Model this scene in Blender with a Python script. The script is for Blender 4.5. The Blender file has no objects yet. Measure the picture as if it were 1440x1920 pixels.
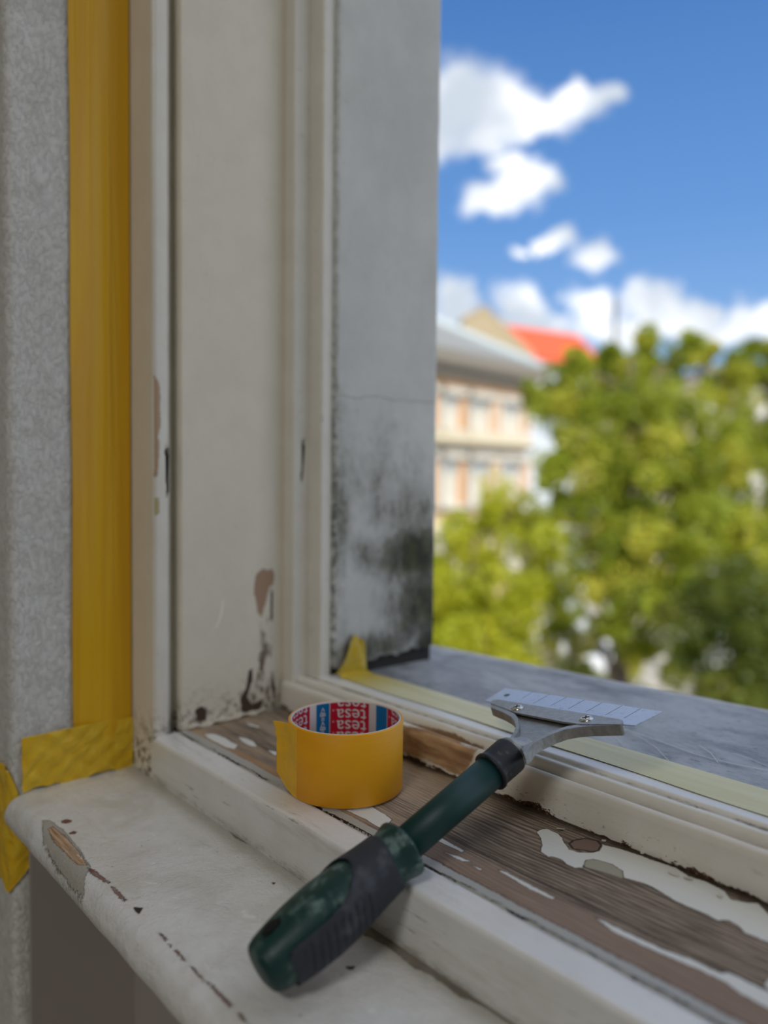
import bpy, math, random
import numpy as np
from mathutils import Vector, Matrix

C = bpy.context.scene.collection
SC = bpy.context.scene
rnd = random.Random(7)

# ---------------------------------------------------------------- camera
S = 0.95                       # height of the bare wood board above the room floor
FPX = 1443.0
PSI, TH, RHO = math.radians(48.4), math.radians(2.38), 0.0098
CAM = Vector((0, 0, S + 0.222))
F0 = Vector((-math.sin(PSI) * math.cos(TH), math.cos(PSI) * math.cos(TH), -math.sin(TH)))
R0 = Vector((math.cos(PSI), math.sin(PSI), 0))
U0 = R0.cross(F0)
CR = R0 * math.cos(RHO) + U0 * math.sin(RHO)
CU = -R0 * math.sin(RHO) + U0 * math.cos(RHO)
cd = bpy.data.cameras.new('camera'); cam = bpy.data.objects.new('camera', cd); C.objects.link(cam)
cam.matrix_world = Matrix(((CR.x, CU.x, -F0.x, CAM.x), (CR.y, CU.y, -F0.y, CAM.y), (CR.z, CU.z, -F0.z, CAM.z), (0, 0, 0, 1)))
cd.sensor_fit = 'VERTICAL'; cd.sensor_height = 34.6; cd.sensor_width = 25.95; cd.lens = 26.004
cd.clip_start = 0.02; cd.clip_end = 2000
cd.dof.use_dof = True; cd.dof.focus_distance = 0.50; cd.dof.aperture_fstop = 2.7
SC.camera = cam

def srgb(r, g, b):
    f = lambda c: (c / 255 / 12.92) if c / 255 <= .04045 else ((c / 255 + .055) / 1.055) ** 2.4
    return (f(r), f(g), f(b), 1)

# ---------------------------------------------------------------- node helper
class NT:
    def __init__(s, tree):
        s.t = tree; s.n = tree.nodes; s.l = tree.links
    def new(s, typ, **kw):
        n = s.n.new(typ)
        for k, v in kw.items(): setattr(n, k, v)
        return n
    def put(s, sock, v):
        if v is None: return
        if isinstance(v, bpy.types.NodeSocket): s.l.new(v, sock)
        elif isinstance(v, (tuple, list)):
            sock.default_value = v if len(v) == len(sock.default_value) else tuple(v)[:len(sock.default_value)]
        else: sock.default_value = v
    def m(s, op, a, b=None, c=None, clamp=False):
        n = s.new('ShaderNodeMath', operation=op); n.use_clamp = clamp
        for i, v in enumerate((a, b, c)): s.put(n.inputs[i], v)
        return n.outputs[0]
    def vm(s, op, a, b=None, sc=None):
        n = s.new('ShaderNodeVectorMath', operation=op)
        s.put(n.inputs[0], a); s.put(n.inputs[1], b)
        if sc is not None: s.put(n.inputs['Scale'], sc)
        return n.outputs['Value'] if op in ('LENGTH', 'DOT_PRODUCT', 'DISTANCE') else n.outputs[0]
    def pos(s): return s.new('ShaderNodeNewGeometry').outputs['Position']
    def obj(s): return s.new('ShaderNodeTexCoord').outputs['Object']
    def attr(s, name):
        return s.new('ShaderNodeAttribute', attribute_name=name).outputs['Fac']
    def sep(s, v):
        n = s.new('ShaderNodeSeparateXYZ'); s.put(n.inputs[0], v); return n.outputs
    def comb(s, x, y, z):
        n = s.new('ShaderNodeCombineXYZ')
        for i, v in enumerate((x, y, z)): s.put(n.inputs[i], v)
        return n.outputs[0]
    def noise(s, v, scale, detail=4, rough=.55, dist=0, stretch=None):
        if stretch: v = s.vm('MULTIPLY', v, stretch)
        n = s.new('ShaderNodeTexNoise'); s.put(n.inputs['Vector'], v); s.put(n.inputs['Scale'], scale)
        n.inputs['Detail'].default_value = detail; n.inputs['Roughness'].default_value = rough; n.inputs['Distortion'].default_value = dist
        return n.outputs['Fac']
    def voro(s, v, scale, feature='F1'):
        n = s.new('ShaderNodeTexVoronoi', feature=feature); s.put(n.inputs['Vector'], v); n.inputs['Scale'].default_value = scale
        return n.outputs['Distance']
    def ss(s, x, lo, hi):
        n = s.new('ShaderNodeMapRange', interpolation_type='SMOOTHSTEP'); s.put(n.inputs[0], x)
        if lo > hi:
            n.inputs[1].default_value = hi; n.inputs[2].default_value = lo; n.inputs[3].default_value = 1; n.inputs[4].default_value = 0
        else:
            n.inputs[1].default_value = lo; n.inputs[2].default_value = hi
        return n.outputs[0]
    def mix(s, f, a, b):
        n = s.new('ShaderNodeMix', data_type='RGBA'); s.put(n.inputs[0], f); s.put(n.inputs[6], a); s.put(n.inputs[7], b)
        return n.outputs[2]
    def ramp(s, f, stops):
        n = s.new('ShaderNodeValToRGB'); s.put(n.inputs[0], f); e = n.color_ramp.elements
        while len(e) < len(stops): e.new(.5)
        for el, (p, c) in zip(e, stops): el.position = p; el.color = c
        return n.outputs[0]
    def bump(s, h, dist, strength=1):
        n = s.new('ShaderNodeBump'); s.put(n.inputs['Height'], h); n.inputs['Distance'].default_value = dist; n.inputs['Strength'].default_value = strength
        return n.outputs[0]

def material(name, build=None, color=(.8, .8, .8, 1), rough=.5, metal=0, spec=.5, trans=None):
    mt = bpy.data.materials.new(name); mt.use_nodes = True
    nt = NT(mt.node_tree); p = nt.n['Principled BSDF']
    p.inputs['Base Color'].default_value = color; p.inputs['Roughness'].default_value = rough
    p.inputs['Metallic'].default_value = metal; p.inputs['Specular IOR Level'].default_value = spec
    if build: build(nt, p)
    return mt

# ---------------------------------------------------------------- sky
w = bpy.data.worlds.new('world'); SC.world = w; w.use_nodes = True
nt = NT(w.node_tree)
bgn = nt.n['Background']
d = nt.new('ShaderNodeTexCoord').outputs['Generated']
dx, dy, dz = nt.sep(d)[:3]
el = nt.m('ARCSINE', dz)                                      # radians above the horizon
az = nt.m('ARCTAN2', dx, dy)                                  # clockwise from +Y
base = nt.ramp(nt.m('DIVIDE', nt.m('MAXIMUM', el, 0), math.pi / 2, clamp=True), [
    (0.0, srgb(160, 200, 240)), (0.09, srgb(140, 184, 236)), (0.2, srgb(106, 156, 220)), (0.36, srgb(74, 124, 192)), (1.0, srgb(55, 100, 175))])
azel = nt.comb(az, el, 0.0)
wob = nt.noise(d, 14, 5, .6)
wob2 = nt.noise(nt.vm('ADD', d, (3.1, 1.7, 5.2)), 14, 5, .6)
azw = nt.vm('ADD', azel, nt.comb(nt.m('MULTIPLY', nt.m('SUBTRACT', wob, .5), .10), nt.m('MULTIPLY', nt.m('SUBTRACT', wob2, .5), .085), 0.0))
def azel_px(px, py):
    r = (F0 + CR * ((px - 720) / FPX) + CU * ((960 - py) / FPX)).normalized()
    return math.atan2(r.x, r.y), math.asin(r.z)
# cumulus seen through the window: centre and half size of each puff (degrees of arc worked out from the picture)
PUFFS = [(850, 190, 130, 105), (930, 215, 110, 75), (1000, 215, 95, 50), (1085, 185, 75, 35), (1130, 180, 45, 45), (905, 255, 90, 40),
         (800, 260, 95, 80), (985, 345, 75, 45), (925, 375, 70, 42), (960, 300, 60, 30), (1125, 478, 68, 36), (1047, 455, 38, 26), (990, 480, 34, 22),
         (855, 575, 60, 55), (980, 575, 65, 55), (1010, 610, 70, 40), (1110, 575, 62, 50), (1165, 620, 52, 52), (1225, 575, 70, 52), (1290, 595, 85, 50),
         (1400, 590, 80, 48), (1350, 615, 130, 36), (1470, 600, 90, 60), (1180, 610, 200, 26), (940, 625, 150, 32),
         (700, 560, 160, 70), (520, 600, 150, 60), (600, 250, 160, 110), (1620, 560, 120, 60)]
val = None
for (x, y, a, b) in PUFFS:
    ca, ce = azel_px(x, y); ca2, _ = azel_px(x + a, y); _, ce2 = azel_px(x, y - b)
    v = nt.vm('MULTIPLY', nt.vm('SUBTRACT', azw, (ca, ce, 0)), (1 / abs(ca2 - ca), 1 / abs(ce2 - ce), 0))
    q = nt.m('SUBTRACT', 1.0, nt.vm('LENGTH', v))
    val = q if val is None else nt.m('SMOOTH_MAX', val, q, .15)
fine = nt.noise(d, 30, 4, .6)
val = nt.m('ADD', val, nt.m('MULTIPLY', nt.m('SUBTRACT', fine, .5), .45))
m1 = nt.m('MULTIPLY', nt.ss(val, -.04, .62), .96)
# fair weather clouds added outside the view, denser there to brighten the interior
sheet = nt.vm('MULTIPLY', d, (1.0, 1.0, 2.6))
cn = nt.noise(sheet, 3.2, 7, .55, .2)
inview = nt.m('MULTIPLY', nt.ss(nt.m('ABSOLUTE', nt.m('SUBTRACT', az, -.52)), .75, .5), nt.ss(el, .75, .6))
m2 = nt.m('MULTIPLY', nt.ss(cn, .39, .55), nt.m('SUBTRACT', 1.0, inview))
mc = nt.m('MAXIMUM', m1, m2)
cshade = nt.noise(nt.vm('ADD', d, (0, 0, .05)), 9, 3, .5)
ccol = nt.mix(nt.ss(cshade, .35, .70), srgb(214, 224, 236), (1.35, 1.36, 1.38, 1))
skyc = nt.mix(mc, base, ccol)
ground = nt.ss(dz, -.06, -.01)
skyc = nt.mix(ground, srgb(120, 122, 110), skyc)
SKY_GAIN = 1.0
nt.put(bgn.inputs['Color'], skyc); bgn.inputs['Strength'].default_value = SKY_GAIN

# ---------------------------------------------------------------- sun and added room fill
sd = bpy.data.lights.new('sun', 'SUN'); so = bpy.data.objects.new('sun', sd); C.objects.link(so)
sd.energy = 4.2; sd.angle = math.radians(.6); sd.color = (1, .95, .86)
so.rotation_euler = Vector((-.66, .42, -.62)).to_track_quat('-Z', 'Y').to_euler(); so.location = (0, -1, 5)
ad = bpy.data.lights.new('room_fill_light', 'AREA'); ao = bpy.data.objects.new('room_fill_light', ad); C.objects.link(ao)  # unseen lamp, added to fill the room side with light
ad.shape = 'DISK'; ad.size = .6; ad.energy = 20; ad.color = (1, .98, .94); ao.location = (.5, -1.4, 2.60)
SC.view_settings.view_transform = 'Standard'; SC.view_settings.look = 'None'
SC.view_settings.exposure = 0.0; SC.view_settings.gamma = 1; SC.view_settings.use_curve_mapping = False

# ---------------------------------------------------------------- pixels to places
def ray(px, py): return F0 + CR * ((px - 720) / FPX) + CU * ((960 - py) / FPX)
def on_z(px, py, z):  r = ray(px, py); return CAM + r * ((S + z - CAM.z) / r.z)
def on_x(px, py, x):  r = ray(px, py); return CAM + r * (x / r.x)
def on_y(px, py, y):  r = ray(px, py); return CAM + r * (y / r.y)
def at_t(px, py, t):  return CAM + ray(px, py) * t
def on_plane(px, py, p0, n):
    r = ray(px, py); return CAM + r * ((p0 - CAM).dot(n) / r.dot(n))

# ---------------------------------------------------------------- mesh helpers
def mesh_np(name, V, Fc, smooth=True):
    me = bpy.data.meshes.new(name)
    V = np.asarray(V, dtype=np.float32)
    if isinstance(Fc, np.ndarray):
        k = Fc.shape[1]; n = len(Fc)
        me.vertices.add(len(V)); me.vertices.foreach_set('co', V.ravel())
        me.loops.add(n * k); me.loops.foreach_set('vertex_index', Fc.ravel().astype(np.int32))
        me.polygons.add(n); me.polygons.foreach_set('loop_start', np.arange(0, n * k, k, dtype=np.int32))
        me.update(calc_edges=True)
    else:
        me.from_pydata([tuple(v) for v in V], [], Fc); me.update()
    me.polygons.foreach_set('use_smooth', np.full(len(me.polygons), smooth)); me.validate()
    return me
def link(name, me, mat, parent=None, label=None, cat=None, group=None, kind=None, shift=True):
    o = bpy.data.objects.new(name, me); C.objects.link(o)
    if mat:
        for m_ in (mat if isinstance(mat, (list, tuple)) else [mat]): me.materials.append(m_)
    if parent:
        o.parent = parent
        if shift:
            wl = parent.matrix_basis.translation.copy(); q = parent.parent
            while q: wl += q.matrix_basis.translation; q = q.parent
            me.transform(Matrix.Translation(-wl))
    if label: o['label'] = label
    if cat: o['category'] = cat
    if group: o['group'] = group
    if kind: o['kind'] = kind
    return o
def empty(name, loc, label=None, cat=None, group=None, kind=None):
    o = bpy.data.objects.new(name, None); C.objects.link(o); o.location = loc; o.empty_display_size = .05
    for k, v in (('label', label), ('category', cat), ('group', group), ('kind', kind)):
        if v: o[k] = v
    return o
def set_origin(o, p):
    """give a top-level mesh its origin at p without moving it"""
    o.data.transform(Matrix.Translation(-Vector(p))); o.location = p
def resample(P, step):
    out = [P[0]]
    for a, b in zip(P, P[1:]):
        L = math.dist(a, b); n = max(1, math.ceil(L / step))
        for i in range(1, n + 1): out.append(tuple(a[j] + (b[j] - a[j]) * i / n for j in range(len(a))))
    return out
def rounded(P, r, n=4):
    """round the inner corners of an open polyline"""
    out = [P[0]]
    for i in range(1, len(P) - 1):
        p, a, b = Vector(P[i]), Vector(P[i - 1]), Vector(P[i + 1])
        rr = r[i] if isinstance(r, (list, tuple)) else r
        rr = min(rr, (a - p).length * .49, (b - p).length * .49)
        p1 = p + (a - p).normalized() * rr; p2 = p + (b - p).normalized() * rr
        for k in range(n + 1):
            t = k / n; out.append(tuple(p1 * (1 - t) ** 2 + p * 2 * t * (1 - t) + p2 * t * t))
    out.append(P[-1]); return out
def sweep(name, prof, axis, t0, t1, dt, step=None, wobble=0, seed=0, closed=False):
    """extrude a 2D profile: axis 'x' -> profile (y,z); axis 'z' -> profile (x,y)"""
    P = resample(prof, step) if step else prof
    P = np.array(P); T = np.linspace(t0, t1, max(2, int(abs(t1 - t0) / dt) + 1))
    if axis == 'x' and t1 > -.05: T = np.concatenate((np.linspace(t0, -.06, int((-.06 - t0) / dt) + 1), np.linspace(-.05, t1, max(2, int((t1 + .05) / .012)))))
    n, k = len(T), len(P)
    TT, A = np.meshgrid(T, P[:, 0], indexing='ij'); _, B = np.meshgrid(T, P[:, 1], indexing='ij')
    if wobble:
        rs = np.random.RandomState(seed)
        wv = sum(rs.uniform(.4, 1) * np.sin(TT * rs.uniform(15, 160) + rs.uniform(0, 6.3) + A * rs.uniform(-60, 60)) for _ in range(6)) / 6
        A = A + wobble * wv; B = B + wobble * np.roll(wv, 3, axis=1) * .6
    V = np.stack((TT, A, B), -1) if axis == 'x' else np.stack((A, B, TT), -1)
    V = V.reshape(-1, 3)
    i, j = np.meshgrid(np.arange(n - 1), np.arange(k if closed else k - 1), indexing='ij')
    jn = (j + 1) % k
    Fc = np.stack((i * k + j, (i + 1) * k + j, (i + 1) * k + jn, i * k + jn), -1).reshape(-1, 4)
    return mesh_np(name, V, Fc), V, (n, k)
def cap_ends(me, n, k):
    me2 = me
    import bmesh
    bm = bmesh.new(); bm.from_mesh(me); bm.verts.ensure_lookup_table()
    try:
        bm.faces.new([bm.verts[i] for i in range(k)]); bm.faces.new([bm.verts[(n - 1) * k + i] for i in reversed(range(k))])
    except ValueError: pass
    bm.to_mesh(me); bm.free()
def sdf(Q, poly):
    """signed distance (negative inside) from points Q (n,2) to a polygon"""
    P = np.array(poly, dtype=float); B = np.roll(P, -1, axis=0)
    best = np.full(len(Q), 1e9); ins = np.zeros(len(Q), bool)
    lo = P.min(0) - .012; hi = P.max(0) + .012
    sel = np.where(((Q > lo) & (Q < hi)).all(1))[0]
    q = Q[sel]; bb = np.full(len(q), 1e9); ii = np.zeros(len(q), bool)
    for a, b in zip(P, B):
        ab = b - a; L = (ab ** 2).sum() + 1e-14
        t = np.clip(((q - a) @ ab) / L, 0, 1); dd = np.sqrt((((a + t[:, None] * ab) - q) ** 2).sum(1)); bb = np.minimum(bb, dd)
        c = ((a[1] > q[:, 1]) != (b[1] > q[:, 1])); den = (b[1] - a[1]) if b[1] != a[1] else 1e-12
        ii ^= c & (q[:, 0] < (b[0] - a[0]) * (q[:, 1] - a[1]) / den + a[0])
    best[sel] = np.where(ii, -bb, bb)
    return best
def add_attr(me, name, arr):
    at = me.attributes.new(name, 'FLOAT', 'POINT'); at.data.foreach_set('value', np.asarray(arr, dtype=np.float32))
def sdf_many(V, dims, polys):
    best = np.full(len(V), .05)
    for p in polys: best = np.minimum(best, sdf(V[:, dims], p))
    return best
def prism(name, outline, p0, u, v, n, th):
    """a flat plate: outline in plane coordinates (u,v) from p0, from the plane down to -n*th"""
    k = len(outline); V = [p0 + u * a + v * b for a, b in outline] + [p0 + u * a + v * b - n * th for a, b in outline]
    Fc = [list(range(k)), list(reversed(range(k, 2 * k)))] + [[i, k + i, k + (i + 1) % k, (i + 1) % k] for i in range(k)]
    return mesh_np(name, V, Fc, False)
def join_np(parts):
    V, Fc, o = [], [], 0
    for v, f in parts:
        V += [tuple(x) for x in v]; Fc += [[i + o for i in g] for g in f]; o += len(v)
    return V, Fc
def boxvf(c, s, ax=None):
    """box centred at c with full sizes s along axes ax"""
    ax = ax or (Vector((1, 0, 0)), Vector((0, 1, 0)), Vector((0, 0, 1))); c = Vector(c)
    V = [c + ax[0] * (s[0] / 2 * i) + ax[1] * (s[1] / 2 * j) + ax[2] * (s[2] / 2 * k) for i in (-1, 1) for j in (-1, 1) for k in (-1, 1)]
    Fc = [[0, 1, 3, 2], [4, 6, 7, 5], [0, 4, 5, 1], [2, 3, 7, 6], [0, 2, 6, 4], [1, 5, 7, 3]]
    return V, Fc
def box_me(name, c, s, ax=None, smooth=False):
    v, f = boxvf(c, s, ax); return mesh_np(name, v, f, smooth)
def tube_me(name, path, radii, seg=16, cap=True):
    V, Fc = [], []
    path = [Vector(p) for p in path]; ref = None
    for i, p in enumerate(path):
        t = (path[min(i + 1, len(path) - 1)] - path[max(i - 1, 0)]).normalized()
        if ref is None: ref = t.orthogonal().normalized()
        ref = (ref - t * ref.dot(t)).normalized(); bn = t.cross(ref)
        for k in range(seg):
            a = 2 * math.pi * k / seg; V.append(p + (ref * math.cos(a) + bn * math.sin(a)) * radii[i])
    for i in range(len(path) - 1):
        for k in range(seg): Fc.append([i * seg + k, i * seg + (k + 1) % seg, (i + 1) * seg + (k + 1) % seg, (i + 1) * seg + k])
    if cap: Fc.append(list(reversed(range(seg)))); Fc.append([(len(path) - 1) * seg + k for k in range(seg)])
    return mesh_np(name, V, Fc)
# ================================================================ setting: window, walls, room
def crop(pts, ox, oy, sc): return [(ox + x / sc, oy + y / sc) for x, y in pts]
def zpoly(px, z): return [tuple(on_z(x, y, z)[:2]) for x, y in px]
def xpoly(px, X): return [tuple(on_x(x, y, X)[1:]) for x, y in px]
WHITE = srgb(228, 224, 214); WOODG = srgb(120, 104, 90)

def ragged(n, a, amp=.0012, s1=260, s2=1100):
    """signed distance in metres with a frayed edge"""
    P = n.pos()
    w1 = n.m('SUBTRACT', n.noise(P, s1, 4, .65), .5)
    w2 = n.m('SUBTRACT', n.noise(P, s2, 2, .6), .5)
    return n.m('ADD', n.attr(a), n.m('ADD', n.m('MULTIPLY', w1, amp * 3), n.m('MULTIPLY', w2, amp)))

def grain(n, along='x', c1=srgb(104, 86, 70), c2=srgb(156, 136, 112), c3=srgb(66, 52, 42)):
    P = n.pos()
    st = {'x': (.07, 1, .4), 'z': (1, 1, .07)}[along]
    big = n.noise(P, 26, 3, .5, 0, st)
    Q = n.vm('ADD', n.vm('MULTIPLY', P, st), n.comb(0, n.m('MULTIPLY', big, .018), 0))
    fine = n.noise(Q, 620, 4, .62)
    rings = n.m('SINE', n.m('MULTIPLY', n.m('ADD', n.sep(P)[1], n.m('MULTIPLY', n.noise(P, 9, 4, .5, 0, (.35, 1, 1)), .05)), 1900))
    f = n.m('ADD', n.m('MULTIPLY', fine, .75), n.m('MULTIPLY', rings, .09))
    wet = n.noise(P, 45, 4, .6, 0, (.4, 1, 1))
    col = n.ramp(f, [(.22, c3), (.38, c1), (.60, c2)])
    col = n.mix(n.ss(wet, .42, .68), col, n.mix(.5, col, c3))
    return col, f

def b_paint(base=WHITE, rough=.42, lump=.0006, chips=(), warm=None, dirt=0.0, coat=0.0, strokes=None):
    """old gloss paint; chips = [(attribute, colour or 'wood', depth)] exposed layers inside the signed distances"""
    def f(n, p):
        P = n.pos()
        mott = n.noise(P, 30, 4, .6); sp = n.noise(P, 240, 3, .6)
        col = n.mix(n.ss(mott, .3, .72), base, n.mix(.22, base, srgb(196, 188, 170)))
        col = n.mix(n.m('MULTIPLY', n.ss(sp, .66, .80), .35), col, srgb(140, 132, 118))
        if dirt:
            dn = n.noise(P, 85, 6, .7); col = n.mix(n.m('MULTIPLY', n.ss(dn, .58, .74), dirt), col, srgb(84, 76, 64))
        h = n.m('ADD', n.m('MULTIPLY', n.noise(P, 45 if not strokes else 70, 4, .6, 0, strokes), 1.0), n.m('MULTIPLY', n.noise(P, 420, 3, .6), .22))
        r = rough
        for a, c, dep in chips:
            sd_ = ragged(n, a, .0003 if a in ('crack', 'dark', 'red') else .0011)
            if a == 'crack': sd_ = n.m('ADD', sd_, n.m('ADD', .0002, n.m('MULTIPLY', n.ss(n.noise(P, 160, 4, .7), .4, .6), .0006)))
            if a == 'red': sd_ = n.m('ADD', sd_, n.m('MULTIPLY', n.m('SUBTRACT', n.noise(P, 480, 4, .7), .45), .0042))
            k = n.ss(sd_, .0003, -.0002)
            rim = n.m('MULTIPLY', n.ss(sd_, .0012, .0003), n.m('SUBTRACT', 1.0, k))
            cc = grain(n, 'x', srgb(182, 148, 112), srgb(212, 180, 142), srgb(140, 108, 78))[0] if c == 'tan' else (grain(n)[0] if c == 'wood' else c)
            col = n.mix(n.m('MULTIPLY', rim, .45), col, srgb(110, 98, 84)); col = n.mix(k, col, cc)
            h = n.m('SUBTRACT', h, n.m('MULTIPLY', k, dep))
            r = n.m('ADD', n.m('MULTIPLY', k, .4), r, clamp=True)
        if warm: col = warm(n, col)
        n.put(p.inputs['Base Color'], col); n.put(p.inputs['Roughness'], r)
        n.put(p.inputs['Normal'], n.bump(h, lump)); p.inputs['Coat Weight'].default_value = coat; p.inputs['Coat Roughness'].default_value = .25
    return f

# ---- inner window board (sill)
window = empty('window_1', (-.05, .35, S), kind='structure')
nose = rounded([(.2835, -.0352), (.1905, -.0352), (.1790, -.0372), (.1745, -.047), (.1755, -.0545), (.1815, -.0565), (.1825, -.064), (.1850, -.066), (.20, -.066), (.2835, -.066)], .006, 5)
nose = [(y, z + S) for y, z in nose]
me, V, nk = sweep('sill', nose, 'x', -.6585, .62, .0009, .0009, .00045, 3)
# left end rounded by the paint build-up at the corner
co = V.copy(); e = np.clip((-.6585 + .012 - co[:, 0]) / .012, 0, 1); f_ = np.clip((.20 - co[:, 1]) / .02, 0, 1)
co[:, 1] += e ** 2 * .008 * f_; co[:, 2] -= e ** 2 * .003 * f_
me.vertices.foreach_set('co', co.astype(np.float32).ravel()); cap_ends(me, *nk)
c4 = lambda pts: zpoly(crop(pts, 0, 1320, 2.769), -.035)
tan = [c4([(252, 640), (272, 633), (300, 655), (345, 690), (400, 755), (455, 832), (405, 822), (350, 770), (300, 720), (272, 690)])]
grey = [c4([(222, 598), (262, 606), (325, 650), (400, 738), (440, 800), (470, 840), (440, 880), (432, 935), (380, 880), (300, 790), (225, 690)])]
red = [c4([(455, 842), (480, 850), (575, 925), (562, 930), (520, 905), (470, 870)]), c4([(572, 938), (600, 950), (660, 1015), (645, 1020), (600, 980)]),
       c4([(318, 604), (345, 596), (374, 603), (366, 613), (340, 620), (320, 615)]), c4([(358, 668), (380, 658), (401, 662), (392, 672), (362, 678)]),
       c4([(815, 1180), (835, 1183), (870, 1222), (860, 1228)]), c4([(868, 1238), (890, 1245), (888, 1258)]), c4([(900, 1268), (930, 1280), (968, 1330), (950, 1325)]),
       c4([(985, 1352), (1010, 1365), (1068, 1435), (1050, 1430)]), c4([(1070, 1436), (1100, 1450), (1212, 1560), (1190, 1568)]), c4([(1232, 1600), (1250, 1600), (1285, 1650), (1262, 1640)]), c4([(1290, 1655), (1310, 1665), (1360, 1730), (1340, 1720)])]
dark = [c4([(695, 1052), (740, 1058), (722, 1085), (705, 1072)]), zpoly(crop([(640, 955), (680, 955), (670, 970), (650, 968)], 400, 1440, 2.571), -.035),
        zpoly(crop([(284, 550), (298, 552), (290, 560)], 400, 1440, 2.571), -.035)]
c3 = lambda pts: zpoly(crop(pts, 400, 1440, 2.571), -.035)
seam = [c3([(690, 700), (800, 735), (1000, 858), (1240, 1010), (1440, 1140), (1700, 1300), (1700, 1370), (1440, 1200), (1330, 1125), (1220, 1080), (1090, 985), (1000, 945), (920, 880), (880, 850), (790, 800), (760, 790), (735, 770), (700, 735)]),
        c3([(75, 302), (100, 312), (175, 362), (160, 362), (110, 338)]), c3([(380, 500), (440, 540), (435, 545)])]
top_ = V[:, 2] > S - .060
add_attr(me, 'tan', sdf_many(V, [0, 1], tan)); add_attr(me, 'grey', sdf_many(V, [0, 1], grey)); add_attr(me, 'red', sdf_many(V, [0, 1], red))
add_attr(me, 'dark', sdf_many(V, [0, 1], dark)); add_attr(me, 'seam', sdf_many(V, [0, 1], seam[1:] + [[(x, y - .0046) for x, y in seam[0]]]))
def warm_sill(n, col):
    P = n.pos(); x, y, z = n.sep(P)[:3]
    sp = n.noise(P, 120, 3, .5, .4, (.6, 1, 1)); st = n.noise(P, 17, 5, .65, .5); ln = n.noise(P, 60, 5, .7, 0, (.15, 1, 1))
    col = n.mix(n.m('MULTIPLY', n.ss(st, .44, .66), .40), col, srgb(192, 189, 176))
    col = n.mix(n.m('MULTIPLY', n.ss(sp, .64, .72), .45), col, srgb(246, 246, 244))
    col = n.mix(n.m('MULTIPLY', n.ss(ln, .60, .72), .25), col, srgb(150, 146, 134))
    jd = n.m('MULTIPLY', n.ss(n.m('ADD', y, n.m('MULTIPLY', ln, .012)), .272, .288), .5)
    col = n.mix(jd, col, srgb(150, 144, 128))
    pin = n.ss(n.noise(P, 260, 2, .4), .765, .79); return n.mix(n.m('MULTIPLY', pin, .7), col, srgb(70, 62, 54))
M_sill = material('old_sill_paint', b_paint(srgb(228, 229, 229), .30, .0026, [('grey', srgb(172, 168, 158), .4), ('tan', 'tan', .5), ('red', srgb(122, 72, 68), .5), ('seam', srgb(86, 74, 66), .4), ('dark', srgb(44, 38, 32), 1.5)], coat=.25, warm=warm_sill))
link('windowsill', me, M_sill, window)

# ---- inner frame rail in front of the bare board
P = rounded([(.2835, -.0352), (.2838, -.0022), (.2855, .0004), (.3045, .0012), (.3064, .0008), (.3068, -.004)], .0012, 3)
me, V, nk = sweep('rail', [(y, z + S) for y, z in P], 'x', -.6125, .62, .0009, .0009, .00022, 5)
crackp = lambda pts: zpoly(crop(pts, 400, 1440, 2.571), 0)
ck = [crackp([(212, 155), (250, 172), (288, 195), (284, 198), (245, 180)]), crackp([(310, 212), (380, 245), (445, 290), (430, 287), (370, 250)]),
      zpoly(crop([(1110, 932), (1170, 962), (1240, 1000), (1225, 1000), (1160, 965)], 220, 1280, 4.235), 0), zpoly(crop([(825, 780), (880, 808), (870, 808)], 220, 1280, 4.235), 0),
      crackp([(1150, 755), (1160, 752), (1155, 765)])]
add_attr(me, 'crack', np.where(V[:, 2] > S - .0014, sdf_many(V, [0, 1], ck), .05))
def warm_rail(n, col):
    P = n.pos(); x, y, z = n.sep(P)[:3]
    st = n.noise(P, 38, 6, .72, .2, (.16, 1, 1)); ln = n.noise(P, 150, 5, .75, 0, (.12, 1, 1)); bl = n.noise(P, 12, 4, .6, 0, (.5, 1, 1))
    front = n.ss(z, S - .001, S - .003)
    col = n.mix(n.m('MULTIPLY', n.ss(st, .52, .70), .42), col, srgb(178, 158, 138))
    col = n.mix(n.m('MULTIPLY', front, n.m('ADD', .22, n.m('MULTIPLY', n.ss(bl, .4, .6), .25))), col, srgb(184, 182, 168))
    col = n.mix(n.m('MULTIPLY', n.ss(ln, .62, .70), .5), col, srgb(104, 90, 76))
    top = n.m('MULTIPLY', n.ss(y, .3025, .3062), n.ss(n.noise(P, 90, 5, .7, 0, (.3, 1, 1)), .42, .55))
    col = n.mix(n.m('MULTIPLY', top, .6), col, srgb(132, 120, 108))
    low = n.m('MULTIPLY', n.ss(z, S - .028, S - .034), n.ss(n.noise(P, 120, 5, .7, 0, (.3, 1, 1)), .44, .6))
    return n.mix(n.m('MULTIPLY', low, .5), col, srgb(120, 112, 98))
M_rail = material('rail_paint', b_paint(srgb(232, 232, 231), .24, .0009, [('crack', srgb(60, 50, 44), .8)], coat=.4, warm=warm_rail, strokes=(.12, 1, 1)))
link('inner_bottom_rail', me, M_rail, window)

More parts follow.
